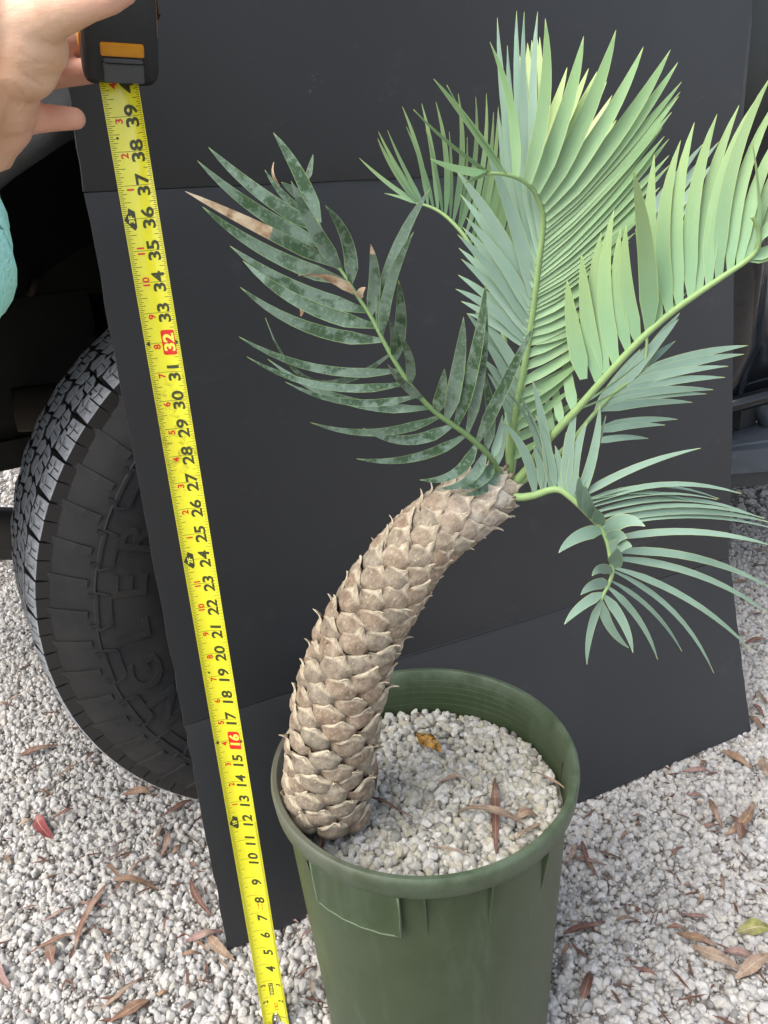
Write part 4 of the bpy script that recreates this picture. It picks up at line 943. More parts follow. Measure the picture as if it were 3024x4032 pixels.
def frond(label, pts, rad, mat_r, leaves, mat, dtip=0.0, roll0=.25, wmul=1.0, zoom='S', true_w=36, base0=.30):
    """pts: (x, y, depth) rachis points in photo pixels; leaves: (zoom, bx, by, tx, ty, width, bend, options)"""
    P3 = catmull([at(p[0], p[1], p[2]) for p in pts], 40); px = catmull([(p[0], p[1], p[2]) for p in pts], 160)
    mb = MB(); mb.tube(list(P3), [rad[0] + (rad[1] - rad[0]) * (i / 39) ** .7 for i in range(40)], 8)
    fr = world('frond', mb.V, mb.F, mat_r, cyc); fr['label'] = label
    for lf in leaves:
        zf, bx, by, tx, ty, wd, bend = lf[:7]; op = lf[7] if len(lf) > 7 else {}
        b = np.array(ZF[zf](bx, by)); t = np.array(ZF[zf](tx, ty)); wpx = wd / ZS[zf]
        if 'b' in op: b = np.array(ZF[op['b'][0]](*op['b'][1:]))
        if 't' in op: t = np.array(ZF[op['t'][0]](*op['t'][1:]))
        d = np.hypot(px[:, 0] - b[0], px[:, 1] - b[1]); i = int(d.argmin()); yb = px[i, 2]
        if d[i] < 55: b = px[i, :2] * .8 + b * .2
        yt = yb + op.get('dy', dtip) + R_.uniform(-.004, .004); L_ = np.hypot(*(t - b)); dv = (t - b) / L_; pp = np.array([dv[1], -dv[0]]); mid = (b + t) / 2 + pp * 2 * bend * L_
        ym = (yb + yt) / 2 + op.get('dm', 0)
        B3, T3, C3 = at(b[0], b[1], yb), at(t[0], t[1], yt), at(mid[0], mid[1], ym)
        ro = op.get('roll', roll0 + R_.uniform(-.08, .08)); tw = wpx
        if wpx < true_w * .68 and 'roll' not in op: tw = true_w * .8; ro = math.copysign(math.acos(max(.2, wpx / tw)), roll0 if roll0 else 1)
        else: tw = wpx / max(.5, math.cos(ro))
        leaflet(fr, B3, C3, T3, tw * wmul * ((yb + yt) / 2) / FPX * 1.09, ro, op.get('mat', mat), op.get('keel', .10), dead=op.get('dead', 0), base=base0, curl=op.get('curl', R_.uniform(-.28, .28)))
    return fr
# -- old dark mottled frond on the left
f1 = [('A', 1110, 865, 250, 165, 105, .04), ('A', 1190, 985, 160, 275, 110, .05), ('A', 1280, 1145, 60, 525, 108, .0, {'dead': .44}), ('A', 1360, 1280, 200, 650, 118, .06), ('A', 1530, 1520, 425, 970, 112, .06), ('A', 1600, 1625, 530, 1090, 118, .08),
      ('B', 1000, 405, 75, 50, 85, .09), ('A', 1415, 1370, 985, 1215, 80, -.12, {'dead': .01, 'dm': -.012, 'curl': 1.2}), ('A', 1335, 1165, 925, 440, 118, .03, {'dy': -.03}), ('A', 1180, 780, 780, 45, 108, -.04), ('A', 1060, 770, 710, 350, 60, .06, {'b': ('A', 1100, 800)}),
      ('A', 1010, 640, 845, 450, 80, 0), ('A', 1070, 420, 1105, 225, 48, 0), ('A', 830, 480, 785, 285, 22, .15, {'dead': .01}), ('A', 1410, 1275, 1205, 640, 112, -.12, {'dy': -.03}), ('A', 1575, 1540, 1575, 955, 108, -.06, {'dead': .86, 'dy': -.03}), ('A', 1490, 1400, 1535, 1310, 62, .2, {'dead': .01, 'dy': -.012}),
      ('A', 1000, 1530, 955, 1400, 30, -.2, {'dead': .01, 'b': ('B', 470, 240)}),
      ('S', 1493.7, 1299, 1695, 742, 54, .07, {'dy': -.03}), ('S', 1512, 1317, 1629, 913, 46, .06, {'dy': -.04}), ('B', 1100, 520, 1110, 5, 85, -.05, {'dy': -.05}), ('B', 1085, 500, 1048, 260, 50, -.08, {'dy': -.055}), ('B', 1180, 690, 1115, 360, 66, -.1, {'dy': -.05}), ('B', 1280, 775, 1040, 555, 60, .05, {'dy': -.05}),
      ('B', 1045, 500, 240, 250, 46, .36, {'curl': .7}), ('B', 1100, 600, 68, 375, 62, .09), ('B', 1115, 700, 118, 505, 56, .10, {'dy': -.02}), ('B', 1215, 775, 370, 670, 50, .10, {'dy': -.02}), ('B', 1290, 850, 255, 520, 66, .1), ('B', 1370, 910, 535, 935, 64, .1), ('B', 1450, 975, 875, 970, 82, .15, {'dy': -.03}), ('B', 1530, 1035, 835, 1172, 68, .1, {'dy': -.02}), ('B', 1610, 1085, 1248, 1310, 76, .2, {'dy': -.02}),
      ('S', 1904, 1781, 1726, 1923, 46, .2, {'dy': -.025}), ('F', 290, 1280, 15, 1495, 92, .2, {'dy': -.03}), ('F', 345, 1340, 55, 1545, 88, .2, {'dy': -.035}),
      ('B', 1335, 880, 1410, 585, 84, -.04, {'dy': -.03}), ('B', 1430, 900, 1535, 245, 105, -.03, {'dy': -.025}), ('S', 1798, 1672, 1914.6, 1108.7, 60, -.03, {'dy': -.035}), ('S', 1846, 1703, 1912, 1162, 44, -.04, {'dy': -.028}), ('S', 1882, 1735, 2104, 1277, 52, 0, {'dy': -.04}), ('F', 250, 1180, 200, 530, 90, -.08), ('F', 310, 1240, 370, 900, 72, -.04, {'mat': M['leaf_blue']}), ('F', 360, 1290, 400, 880, 60, -.03, {'mat': M['leaf_blue']})]
frond('old dark green frond mottled with grey, its tips dried', [(1990, 1900, .668), (1950, 1832, .650), (1916, 1783, .640), (1843, 1716, .632), (1792, 1679, .628), (1708, 1618, .625), (1629, 1534, .625), (1563, 1437, .628), (1509, 1341, .632), (1460, 1245, .637), (1400, 1154, .643), (1346, 1069, .650), (1312, 1026, .654), (1269, 920, .662), (1225, 780, .672), (1211, 705, .68)], (.0031, .0010), M['rachis_old'], f1, M['leaf_old'], .0, .22, .9)
# -- tall central frond
f2 = [('D', 575, 1020, 162, 468, 36, -.02), ('D', 592, 1025, 240, 505, 22, .03), ('D', 490, 1010, 42, 650, 18, .03), ('D', 470, 1020, 140, 942, 38, .05, {'roll': .1}), ('D', 480, 1030, 342, 1088, 20, 0), ('D', 655, 1045, 497, 250, 50, -.06, {'roll': .5}), ('D', 715, 1085, 825, 110, 74, -.05, {'roll': .4}), ('D', 765, 1140, 1053, 215, 84, -.03, {'roll': .35}), ('D', 805, 1190, 1245, 178, 94, -.04), ('D', 820, 1240, 1408, 278, 90, -.04), ('D', 830, 1290, 1568, 295, 88, -.04), ('D', 835, 1340, 1613, 370, 80, -.03)]
r2 = [((925, 640), (2684, 322)), ((930, 740), (2673, 378)), ((925, 830), (2617, 481)), ((915, 920), (2599, 501)), ((905, 1000), (2634, 547)), ((890, 1070), (2637, 650)), ((885, 1140), (2560, 800)), ((875, 1210), (2520, 860)), ((865, 1280), (2480, 950)), ((855, 1350), (2450, 1020)), ((845, 1420), (2420, 1100)), ((835, 1490), (2400, 1180)), ((820, 1560), (2390, 1250))]
r2 = r2 + [((b[0] + (c[0] - b[0]) * .5, b[1] + (c[1] - b[1]) * .5), ((t[0] + e[0]) / 2, (t[1] + e[1]) / 2 + 12)) for (b, t), (c, e) in zip(r2[:8], r2[1:9])]
for k, (b, t) in enumerate(r2): f2.append(('E', b[0], b[1], 0, 0, 84 if k < 10 else 78, -.02, {'t': ('S',) + t}))
f2 += [('F', 615, 300, 1220, -20, 78, -.02), ('F', 595, 400, 1190, 80, 78, -.02), ('F', 580, 500, 1165, 170, 78, -.02), ('F', 560, 640, 1140, 270, 78, -.02), ('F', 530, 820, 1010, 470, 76, -.02), ('F', 490, 1010, 930, 690, 74, -.02), ('F', 540, 740, 1100, 415, 78, -.02), ('F', 510, 910, 935, 570, 80, -.02), ('F', 470, 1120, 1000, 762, 76, -.03), ('F', 455, 1250, 720, 1080, 62, -.02)]
for (b, t, w_) in [((885, 700), (780, 70), 70), ((880, 760), (700, 70), 72), ((875, 830), (655, 65), 78), ((865, 900), (600, 270), 80), ((855, 960), (540, 105), 74), ((845, 1020), (565, 520), 80), ((835, 1085), (545, 650), 84)]: f2.append(('E', b[0], b[1], 0, 0, w_, .03, {'t': ('D',) + t, 'dy': .03, 'roll': -.3, 'mat': M['leaf_blue']}))
f2 += [('E', 815, 1170, 430, -60, 108, -.03, {'roll': -.22, 'mat': M['leaf_blue']}), ('E', 800, 1260, 195, 140, 104, -.04, {'roll': -.22, 'mat': M['leaf_blue']}), ('E', 790, 1320, 280, 530, 92, -.04, {'roll': -.22, 'mat': M['leaf_blue']}), ('E', 770, 1400, 210, 670, 90, -.04, {'roll': -.22, 'mat': M['leaf_blue']}), ('E', 755, 1470, 240, 870, 90, -.04, {'roll': -.22, 'mat': M['leaf_blue']}), ('E', 745, 1530, 195, 1115, 84, -.06, {'roll': -.22, 'mat': M['leaf_blue']}), ('E', 735, 1590, 290, 1315, 72, -.06, {'roll': -.22, 'mat': M['leaf_blue']}),
       ('E', 795, 1290, 235, 345, 92, -.04, {'roll': -.22, 'mat': M['leaf_blue'], 'dy': .01}), ('E', 780, 1360, 250, 610, 86, -.04, {'roll': -.22, 'mat': M['leaf_blue'], 'dy': .01}), ('E', 762, 1435, 220, 780, 84, -.04, {'roll': -.22, 'mat': M['leaf_blue'], 'dy': .01}), ('E', 750, 1500, 215, 1000, 80, -.04, {'roll': -.22, 'mat': M['leaf_blue'], 'dy': .01}), ('E', 740, 1560, 240, 1215, 74, -.05, {'roll': -.22, 'mat': M['leaf_blue'], 'dy': .01}), ('F', 500, 600, 150, 60, 84, -.04, {'roll': -.22, 'mat': M['leaf_blue']}), ('F', 480, 760, 200, 260, 80, -.04, {'roll': -.22, 'mat': M['leaf_blue']}), ('F', 455, 900, 240, 480, 70, -.05, {'roll': -.22, 'mat': M['leaf_blue']}),
       ('F', 490, 700, 80, 70, 84, -.04, {'roll': -.22, 'mat': M['leaf_blue']}), ('F', 470, 820, 205, 440, 80, -.05, {'roll': -.22, 'mat': M['leaf_blue']}), ('F', 440, 980, 250, 560, 66, -.06, {'roll': -.22, 'mat': M['leaf_blue']})]
frond('tall central frond of pale blue-green leaflets, its tip curling over left', [(2000, 1900, .670), (2012, 1769, .662), (2031, 1610, .652), (2060, 1465, .645), (2089, 1290, .640), (2110, 1130, .634), (2124, 1010, .630), (2136, 913, .627), (2136, 841, .624), (2119, 788, .620), (2100, 749, .616), (2071, 720, .612), (2037, 701, .608), (1999, 689, .604), (1955, 683, .600), (1915, 684, .597)], (.0036, .0011), M['rachis'], f2, M['leaf_mid'], -.012, .16, 1.0, base0=.62)
# -- frond behind, leaflets seen edge on
f3 = [('C', 500, 830, 237, 750, 24, -.03), ('C', 480, 815, 30, 460, 32, .03), ('C', 520, 800, 180, 300, 35, .04), ('C', 545, 820, 187, 245, 30, .03), ('C', 560, 830, 262, 235, 28, .02), ('C', 590, 850, 382, 40, 34, -.04), ('C', 640, 870, 415, 205, 28, -.03), ('C', 672, 885, 540, 15, 36, -.03), ('C', 735, 930, 655, 0, 40, -.05), ('C', 715, 915, 575, 225, 24, -.02), ('C', 795, 985, 0, 0, 42, -.05, {'t': ('D', 308, 555)}), ('C', 775, 960, 765, 245, 22, -.02), ('C', 860, 1040, 0, 0, 40, -.05, {'t': ('D', 412, 575)}), ('C', 850, 1020, 912, 290, 28, -.03), ('C', 900, 1100, 0, 0, 38, -.05, {'t': ('D', 475, 555)}), ('C', 940, 1170, 0, 0, 38, -.04, {'t': ('D', 518, 665)})]
for k, (b, t) in enumerate([((965, 1220), (1962, 420)), ((985, 1250), (1985, 460)), ((1005, 1300), (1990, 500)), ((1030, 1350), (2010, 520)), ((1045, 1395), (2018, 560)), ((1060, 1430), (2030, 600)), ((1090, 1500), (2036, 700)), ((1110, 1560), (2040, 780)), ((1130, 1620), (2040, 860)), ((1150, 1690), (2045, 930))]): f3.append(('C', b[0], b[1], 0, 0, 38, -.04, {'t': ('S',) + t}))
frond('frond behind the centre, thin leaflets standing edge on', [(2005, 1900, .672), (1998, 1600, .690), (1985, 1330, .702), (1955, 1190, .710), (1925, 1114, .716), (1896, 1060, .721), (1877, 1012, .725), (1853, 969, .729), (1829, 930, .732), (1805, 901, .735), (1781, 875, .738), (1757, 853, .741), (1728, 832, .744), (1699, 817, .747), (1670, 807, .750), (1641, 800, .753)], (.0030, .0012), M['rachis'], f3, M['leaf_green'], -.01, -.35, 1.0, true_w=20)
# -- back frond catching the light
f7 = []
for b, t in [((2030, 560), (665, 310)), ((2040, 580), (682, 300)), ((2055, 600), (720, 255)), ((2068, 620), (745, 238)), ((2080, 640), (776, 225)), ((2090, 660), (792, 220)), ((2105, 650), (955, 400)), ((2112, 690), (1083, 405)), ((2116, 725), (1132, 425)), ((2120, 760), (1190, 485)), ((2124, 800), (1222, 565)), ((2128, 845), (1248, 712))]: f7.append(('S', b[0], b[1], 0, 0, 40, -.02, {'t': ('D',) + t}))
frond('back frond of bright yellow-green leaflets, half hidden', [(2010, 1900, .674), (2050, 1600, .700), (2090, 1250, .722), (2112, 1000, .735), (2118, 850, .742), (2110, 740, .747), (2085, 640, .75), (2050, 570, .752)], (.003, .0012), M['rachis'], f7, M['leaf_bright'], .012, .3, 1.0)
# -- right-hand frond of broad fresh leaflets
f4 = [('G', 180, 2200, 60, 1475, 118, .02), ('G', 250, 2180, 165, 1285, 114, .02), ('G', 335, 2150, 310, 1130, 112, .07), ('G', 415, 2080, 402, 965, 112, .07), ('G', 495, 2000, 450, 1100, 92, .06), ('G', 575, 1920, 490, 1080, 104, .05), ('G', 650, 1840, 540, 680, 128, -.03, {'dy': -.04}), ('G', 725, 1780, 695, 565, 102, .04), ('G', 800, 1720, 885, 465, 106, .07), ('G', 880, 1650, 985, 335, 106, .06), ('G', 950, 1600, 1150, 275, 102, .06), ('G', 1020, 1560, 1310, 210, 98, .06), ('G', 1090, 1510, 1425, 178, 94, .07), ('G', 1165, 1465, 1540, 0, 94, .07), ('G', 1240, 1420, 1600, 150, 88, .07), ('G', 1310, 1370, 1680, 300, 86, .06), ('G', 1370, 1330, 1700, 480, 82, .05), ('G', 1400, 1300, 1700, 700, 74, .04), ('G', 1450, 1190, 1405, 490, 20, -.03), ('G', 1440, 1190, 1640, 960, 60, .03), ('G', 1400, 1310, 1700, 1170, 80, -.05), ('G', 1390, 1340, 1690, 1240, 70, -.04),
      ('F', 1010, 830, 1550, 420, 17, -.02, {'dy': .03}), ('F', 990, 870, 1380, 670, 15, -.02, {'dy': .03}), ('F', 945, 870, 870, 280, 88, .02, {'dy': .03}), ('F', 850, 970, 790, 560, 70, .02, {'dy': .03}), ('F', 770, 1060, 730, 700, 60, .02, {'dy': .03}), ('G', 900, 1610, 1200, 1440, 20, .02, {'dy': .03}), ('G', 1000, 1570, 1330, 1370, 18, .02, {'dy': .03}), ('G', 740, 1750, 960, 1540, 22, .02, {'dy': .03})]
frond('right hand frond of broad fresh green leaflets in a row', [(1995, 1925, .666), (2070, 1856, .655), (2137, 1754, .645), (2200, 1687, .636), (2282, 1600, .626), (2379, 1489, .614), (2514, 1345, .600), (2634, 1238, .588), (2742, 1160, .578), (2851, 1086, .568), (2945, 1022, .560), (2985, 975, .556), (2987, 915, .554), (2972, 870, .552), (2958, 852, .551)], (.0046, .0011), M['rachis'], f4, M['leaf_green'], .0, .25, .95, base0=.42)
# -- frond pointing away to the right
f5 = [('6', 1000, 590, 1530, 443, 46, .04), ('6', 960, 625, 1512, 485, 50, .04), ('6', 930, 650, 1435, 543, 42, .04), ('6', 900, 690, 1420, 597, 44, .04), ('6', 880, 720, 1363, 657, 42, .04), ('6', 860, 750, 1330, 677, 40, .04), ('6', 840, 780, 1262, 718, 40, .04), ('6', 820, 840, 1190, 800, 36, .04), ('6', 810, 860, 1130, 828, 32, .04), ('6', 790, 910, 1048, 893, 32, .05),
      ('6', 920, 640, 1195, 315, 52, .02, {'dy': .05}), ('6', 960, 600, 1200, 285, 50, .02, {'dy': .05}), ('6', 900, 660, 1180, 420, 46, .02, {'dy': .05}), ('6', 1000, 575, 1150, 330, 48, .02, {'dy': .05}), ('6', 860, 700, 1120, 400, 46, .02, {'dy': .05}), ('6', 830, 740, 1060, 430, 46, .02, {'dy': .05}), ('6', 800, 780, 1010, 460, 46, .02, {'dy': .05}),
      ('G', 560, 1150, 1050, 490, 62, .02), ('G', 575, 1250, 1165, 475, 62, .02), ('G', 590, 1350, 1140, 615, 62, .02), ('G', 600, 1450, 1090, 690, 60, .02), ('G', 610, 1550, 1010, 800, 60, .02), ('G', 615, 1650, 960, 980, 58, .02), ('G', 620, 1750, 930, 1150, 58, .02)]
frond('frond behind on the right, slim grey-green leaflets pointing right', [(2010, 1930, .676), (2120, 1851, .695), (2234, 1754, .715), (2330, 1640, .735), (2420, 1545, .752), (2514, 1475, .768), (2545, 1380, .780), (2540, 1200, .79), (2520, 1050, .80), (2505, 900, .805)], (.0030, .0010), M['rachis'], f5, M['leaf_grey'], .01, .22, 1.0)
# -- low frond drooping right
f6 = [('F', 625, 1520, 360, 945, 80, -.1, {'roll': -.2}), ('F', 670, 1500, 390, 690, 46, -.12), ('F', 715, 1490, 480, 690, 42, -.08), ('F', 755, 1470, 610, 600, 80, -.03, {'roll': -.2}), ('F', 690, 1500, 620, 1150, 70, -.06), ('F', 800, 1480, 640, 900, 56, -.05), ('F', 850, 1480, 800, 1150, 66, -.05), ('F', 880, 1500, 890, 1040, 62, 0), ('F', 900, 1530, 975, 820, 96, .03), ('F', 945, 1570, 1060, 960, 100, .06, {'roll': .1}), ('F', 990, 1600, 1165, 815, 82, -.05, {'roll': .2}), ('F', 970, 1560, 1215, 905, 46, -.04),
      ('H', 560, 420, 510, 195, 72, .06, {'dy': -.03, 'roll': .1}), ('H', 585, 440, 548, 250, 74, .04, {'dy': -.035, 'roll': .1}), ('H', 610, 450, 580, 348, 74, .04, {'dy': -.04, 'roll': .1}), ('H', 640, 485, 610, 390, 84, -.05, {'dy': -.04, 'roll': .1}), ('H', 670, 515, 385, 660, 86, -.12, {'dy': -.03, 'roll': .1}),
      ('H', 680, 530, 912, 498, 100, .22, {'dy': -.03, 'roll': .1}), ('H', 690, 600, 800, 572, 110, .2, {'dy': -.035, 'roll': .1}), ('H', 700, 650, 832, 622, 104, .15, {'dy': -.04, 'roll': .1}), ('H', 705, 745, 738, 632, 96, -.1, {'dy': -.04, 'roll': .1}), ('H', 700, 780, 588, 800, 66, -.3, {'dy': -.03}), ('H', 690, 850, 520, 915, 72, -.15, {'dy': -.03}), ('H', 655, 905, 420, 1095, 66, -.08, {'dy': -.02}), ('H', 645, 955, 558, 1340, 48, -.06), ('H', 650, 960, 812, 1238, 62, -.1), ('H', 665, 920, 838, 1268, 62, .08, {'dy': -.015}),
      ('H', 695, 870, 988, 1310, 42, .08), ('H', 715, 830, 1135, 1258, 27, .08), ('H', 730, 770, 1330, 1392, 32, .1), ('H', 740, 745, 1555, 1250, 42, .07), ('H', 705, 690, 1665, 1030, 46, .08), ('H', 695, 650, 1690, 880, 50, .08), ('H', 680, 580, 1700, 620, 44, .07), ('H', 650, 500, 1690, 510, 34, .07), ('H', 640, 470, 1675, 475, 42, .07), ('H', 620, 440, 1640, 450, 32, .08), ('H', 600, 400, 1600, 440, 32, .10), ('H', 575, 370, 1350, 335, 24, .08), ('H', 560, 350, 1500, 300, 32, .10), ('H', 545, 330, 1360, 330, 22, .11), ('H', 540, 320, 1220, 352, 22, .09), ('H', 520, 300, 1250, 22, 46, .05)]
frond('low frond drooping to the right, its inner leaflets curled', [(1975, 1930, .660), (2034, 1957, .650), (2099, 1951, .642), (2157, 1931, .636), (2202, 1928, .632), (2241, 1954, .628), (2287, 1996, .624), (2338, 2048, .620), (2371, 2087, .616), (2393, 2138, .612), (2403, 2197, .608), (2413, 2248, .604), (2397, 2300, .600), (2377, 2339, .598), (2367, 2365, .597)], (.0042, .0013), M['rachis'], f6, M['leaf_grey'], .0, .22, 1.0)

# ------------------------------------------------------------------ fallen leaves
def litter(label, p, q, wpx, tone, z=.010, bend=0.0, arch=.006, group=None, twist=0.0, name='dry_leaf', cat='leaf', tipz=None):
    a, b = onz(*p, z), onz(*q, z); wd = wpx * np.linalg.norm((a + b) / 2 - CAM) / FPX; wd = max(wd * .86, .0016); L_ = np.linalg.norm(b - a); n = 10
    if tipz is not None: b = b + np.array([0, 0, tipz])
    sd = nrm(np.cross(b - a, (0, 0, 1))); V = []; uv = []; rr = random.Random(int(p[0] * 7 + p[1])); ph = rr.uniform(0, 6)
    org = (a + b) / 2
    for sheet in (0, 1):
        for i in range(n + 1):
            t = i / n; c = a + (b - a) * t + sd * bend * L_ * 4 * t * (1 - t) + np.array([0, 0, arch * 4 * t * (1 - t) + .0012 * math.sin(7 * t + ph)])
            w_ = wd * max(.06, math.sin(math.pi * min(1, t * .93 + .05)) ** .8) * (1 + .10 * math.sin(11 * t + ph)); tw = twist * (t - .5) + .35 * math.sin(3 * t + ph)
            up = np.array([0, 0, 1]); s2 = math.cos(tw) * sd + math.sin(tw) * up
            for u in (0, .5, 1): V.append(c + s2 * w_ * (u - .5) + up * ((-.10 * w_) * (1 if u == .5 else 0) - (.0004 if sheet else 0) + .001)); uv.append((u, t))
    m = 3 * (n + 1); F = []
    for i in range(n):
        for j in range(2): k = i * 3 + j; F += [(k, k + 1, k + 4, k + 3), (m + k, m + k + 3, m + k + 4, m + k + 1)]
    V = np.array(V); zmin = V[:, 2].min(); V[:, 2] += max(0, z - .003 - zmin)
    o = world(name, V, F, M['litter'], None, org, uv=uv); o['tone'] = float(tone); tag(o, label, cat, group); return o
GL = 'dry eucalyptus leaves fallen on the gravel'
NAMED = [
 ('crimson dry leaf lying on white gravel left of the board', zL(200, 840), zL(285, 970), 46, .76, .08), ('pale tan leaf beside the crimson leaf', zL(95, 900), zL(205, 878), 16, .5, 0), ('thin brown leaf right of the crimson leaf', zL(285, 872), zL(405, 810), 18, .17, 0),
 ('rust brown leaf on gravel left of the tyre foot', zL(110, 515), zL(350, 455), 36, .1, .05), ('pinkish leaf by the foot of the tyre', zL(665, 735), zL(830, 725), 32, .3, -.05), ('brown leaf touching the tyre foot and the board edge', zL(880, 860), zL(1045, 765), 28, .1, 0),
 ('grey-pink curved leaf left of the twelve inch mark', zL(875, 1075), zL(915, 930), 28, .6, .1), ('orange-tan leaf crossing another in the pile of dry leaves', zL(615, 1195), zL(860, 1250), 34, .38, -.05), ('orange leaf poking out under the crossing leaf', zL(580, 1115), zL(665, 1195), 20, .3, 0), ('narrow rust leaf right of the leaf pile', zL(690, 1170), zL(825, 1065), 18, .2, 0),
 ('long rose-brown leaf slanting across the lower left gravel', zL(410, 1560), zL(590, 1215), 34, .2, -.05), ('brown leaf folded beside the black board edge', zL(1040, 1190), zL(1150, 1390), 28, .1, .08), ('mauve leaf half under the lower board corner', zL(1010, 1530), zL(1215, 1470), 30, .62, .05), ('tan-pink leaf at the lower left board corner', zL(1130, 1485), zL(1275, 1630), 40, .45, .1),
 ('broad tan leaf at the bottom edge, left of the tape', zL(600, 1975), zL(815, 1855), 44, .3, 0), ('pink leaf cut by the left edge of the picture', zL(-10, 1640), zL(60, 1785), 34, .62, .1), ('orange-brown curled leaf in the lower left gravel', zL(265, 1540), zL(290, 1660), 38, .2, 0),
 ('pink leaf lying below the board on the right', zR(1045, 435), zR(1250, 430), 24, .62, 0), ('long tan leaf near the lower right board corner', zR(1335, 275), zR(1545, 410), 32, .38, .04), ('pinkish leaf curling beside the folded brown leaf', zR(1250, 620), zR(1340, 830), 24, .3, .06), ('orange leaf under the folded brown leaf', zR(1355, 880), zR(1555, 640), 34, .36, .1), ('dark folded brown leaf on the right-hand gravel', zR(1400, 740), zR(1460, 915), 40, .08, -.12),
 ('rust curled leaf right of the pot rim', zR(345, 920), zR(460, 1185), 26, .1, .08), ('pink leaf tucked against the pot side', zR(250, 1080), zR(310, 940), 22, .5, 0), ('shredded brown leaf mat beside the pot', zR(220, 1570), zR(510, 1490), 36, .15, .05), ('pale pink leaf with a red tip right of the pot', zR(580, 1480), zR(745, 1475), 18, .45, .05), ('orange leaf overlapping the pale torn leaf', zR(1010, 1570), zR(1290, 1660), 28, .36, .04),
 ('long pale torn leaf at lower right', zR(1115, 1660), zR(1480, 1830), 44, .5, .05), ('pink torn leaf cut by the right edge', zR(1430, 1890), zR(1690, 1720), 46, .45, 0), ('pinkish leaf between the two torn leaves', zR(1350, 1690), zR(1680, 1810), 36, .6, 0), ('yellow-green leaf cut by the right edge', zR(1440, 1565), zR(1700, 1555), 54, .88, -.05), ('upright red-brown leaf beside the lower pot side', zR(340, 2050), zR(400, 1840), 40, .12, .04),
 ('pinkish leaf at the lower right board corner', zR(1530, 40), zR(1620, 130), 32, .3, 0), ('pale leaf at the right edge below the board', zR(1620, 330), zR(1670, 480), 34, .5, .1), ('long brown leaf right of the board edge', zS(860, 1275), zS(1060, 1245), 18, .1, 0)]
for lb, p, q, w_, tone, bd in NAMED: litter(lb, p, q, w_, tone, bend=bd, group=GL)
SMALL = [zL(280, 640) + zL(430, 560), zL(460, 545) + zL(530, 490), zL(780, 690) + zL(860, 702), zL(835, 980) + zL(910, 870), zL(545, 1110) + zL(700, 1020), zL(620, 1260) + zL(700, 1185), zL(425, 1310) + zL(590, 1345), zL(1030, 1100) + zL(1085, 1130), zL(940, 1050) + zL(975, 1000), zL(1000, 1490) + zL(1150, 1600), zL(990, 1600) + zL(1100, 1595), zL(1180, 1620) + zL(1250, 1715), zL(540, 1900) + zL(770, 1720), zL(150, 1610) + zL(420, 1490), zL(0, 225) + zL(70, 250), zL(570, 1590) + zL(600, 1660), zL(50, 220) + zL(110, 195), zL(230, 1420) + zL(400, 1340), zL(850, 1820) + zL(920, 1810), zL(890, 1460) + zL(915, 1400), zL(100, 1370) + zL(200, 1340), zL(60, 1110) + zL(20, 1060), zL(1090, 1760) + zL(1110, 1720),
         zR(1180, 385) + zR(1220, 345), zR(1175, 830) + zR(1330, 800), zR(965, 1030) + zR(1070, 955), zR(290, 1030) + zR(520, 1085), zR(640, 1770) + zR(740, 1790), zR(700, 1810) + zR(880, 1880), zR(560, 1940) + zR(720, 1955), zR(1020, 1440) + zR(1240, 1470), zR(1330, 1150) + zR(1345, 1270), zR(1155, 1370) + zR(1200, 1290), zR(1060, 1225) + zR(1130, 1245), zR(265, 1640) + zR(390, 1760), zR(195, 1720) + zR(260, 1640), zR(700, 740) + zR(800, 760), zR(360, 760) + zR(440, 700), zR(1080, 590) + zR(1210, 600), zR(1140, 650) + zR(1200, 655), zR(620, 920) + zR(660, 860), zR(220, 1490) + zR(330, 1500), zR(720, 800) + zR(770, 815), zR(790, 1440) + zR(830, 1420), zR(880, 1420) + zR(920, 1450), zR(940, 1530) + zR(1100, 1555),
         zS(900, 630) + zS(1054, 660), zS(930, 530) + zS(1054, 550), zS(970, 360) + zS(1054, 375), zS(940, 1750) + zS(1020, 1850), zS(960, 1650) + zS(1040, 1760), zS(770, 310) + zS(870, 330), zS(780, 785) + zS(900, 790), zS(830, 1180) + zS(870, 1220), zS(980, 230) + zS(1054, 260), zS(900, 1050) + zS(1010, 1040),
         (1180, 3700, 1260, 3650), (1160, 3850, 1250, 3800), (1190, 3560, 1215, 3620), (1235, 3925, 1225, 3850), (1145, 3610, 1180, 3640)]
TONES = {.03: 'dark brown', .1: 'brown', .17: 'reddish brown', .25: 'rust', .34: 'tan', .45: 'straw coloured', .6: 'dusky pink'}
marks = [(' '.join(lb.split()[:9]), (np.array(p) + np.array(q)) / 2) for lb, p, q, *_ in NAMED]; seen = {}; todo = []
for a, b, c, d in SMALL:
    m_ = np.array([(a + c) / 2, (b + d) / 2]); lb, mp = min(marks, key=lambda x: np.hypot(*(x[1] - m_))); dv = m_ - mp
    side = ('right of' if dv[0] > 0 else 'left of') if abs(dv[0]) > abs(dv[1]) else ('below' if dv[1] > 0 else 'above')
    todo.append((lb, side, float(np.hypot(*dv)), (a, b, c, d)))
todo.sort(key=lambda x: x[2])
for lb, side, dist, (a, b, c, d) in todo:
    k = seen.get((lb, side), 0); seen[(lb, side)] = k + 1; tn = R_.choice(list(TONES)); wpx = R_.choice([9, 12, 15, 18])
    litter('%s scrap %s %s the %s' % (TONES[tn], ('just', 'second', 'third', 'fourth', 'fifth', 'sixth')[min(k, 5)], side, lb), (a, b), (c, d), wpx, tn, bend=R_.uniform(-.1, .1), arch=R_.uniform(.001, .005), group='small leaf scraps on the gravel', name='leaf_scrap', cat='leaf scrap')
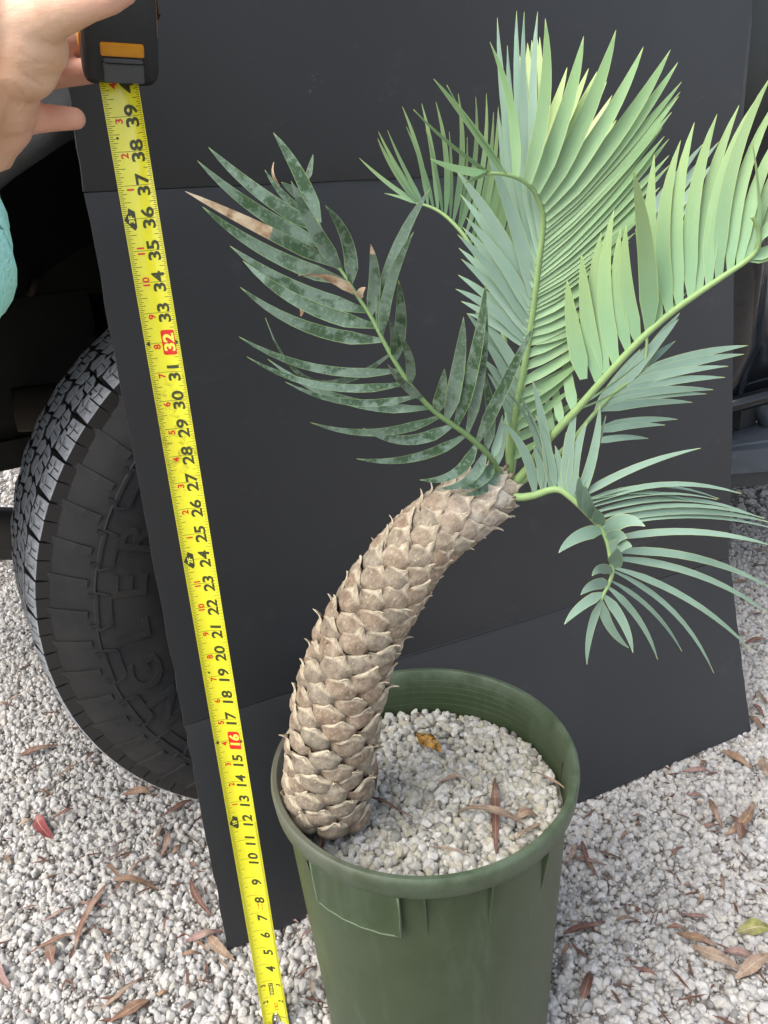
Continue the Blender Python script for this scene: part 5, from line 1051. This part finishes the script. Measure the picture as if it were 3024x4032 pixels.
# fine crumbs of bark and leaf between the pebbles: nobody could count them
mb = MB()
for k in range(420):
    u, v = R_.uniform(0, 3024), R_.uniform(1950, 4020)
    if 880 < u < 2300 and v < 3900: continue
    p = onz(u, v, .0085); an = R_.uniform(0, 6.28); L_ = R_.uniform(.004, .020); wd = R_.uniform(.0008, .0024); d = np.array([math.cos(an), math.sin(an), R_.uniform(-.15, .15)]); sd_ = np.array([-math.sin(an), math.cos(an), R_.uniform(-.3, .3)])
    V = [p - d * L_, p - d * L_ * .3 + sd_ * wd + np.array([0, 0, .001]), p + d * L_, p + d * L_ * .2 - sd_ * wd + np.array([0, 0, .0008])]
    mb.add(V + [v_ - np.array([0, 0, .0006]) for v_ in V], [(0, 1, 2, 3), (7, 6, 5, 4), (0, 4, 5, 1), (1, 5, 6, 2), (2, 6, 7, 3), (3, 7, 4, 0)])
o = world('leaf_crumbs', mb.V, mb.F, M['crumb'], None, smooth=False); tag(o, 'fine brown crumbs of leaf and bark strewn over the gravel', 'debris', kind='stuff')
PZ = ZG + .009; PG = 'fallen leaves on the pumice in the pot'
for lb, p, q, w_, tone, bd, ar in [('yellow leaf with black blotches lying on the pumice in the pot', zP(712, 432), zP(818, 512), 62, 1.0, .06, .005), ('straight red-brown leaf upright across the front of the pumice', zP(1048, 620), zP(1054, 952), 36, .12, .0, .004), ('arched tan leaf bridging over the red-brown leaf in the pot', zP(882, 780), zP(1180, 835), 48, .5, .10, .022), ('thin red-tipped leaf beside the trunk foot', zP(505, 705), zP(695, 795), 17, .12, .04, .004), ('rust leaf standing against the right of the trunk foot', zP(512, 530), zP(530, 680), 24, .1, -.05, .008),
                                ('rust leaf below the trunk foot at the pot edge', zP(312, 830), zP(290, 935), 30, .12, .03, .006), ('narrow straw leaf at the right pot wall', zP(1215, 605), zP(1360, 682), 15, .48, .05, .008), ('grey-tan curled leaf in the middle of the pumice', zP(800, 660), zP(920, 632), 22, .5, -.1, .006), ('thin straw strand near the front of the pumice', zP(750, 930), zP(945, 975), 9, .48, -.06, .004), ('tan leaf stub beside the arched leaf', zP(1130, 800), zP(1238, 788), 42, .46, 0, .006), ('dry stalk lying behind the arched leaf', zP(940, 742), zP(1030, 688), 9, .45, 0, .003), ('small dark twig by the back of the pumice', zP(700, 345), zP(745, 365), 8, .0, -.1, .003), ('pale leaf by the front right pot wall', zP(1140, 890), zP(1245, 825), 26, .5, .06, .006)]:
    litter(lb, p, q, w_, tone, z=PZ, bend=bd, arch=ar, group=PG)
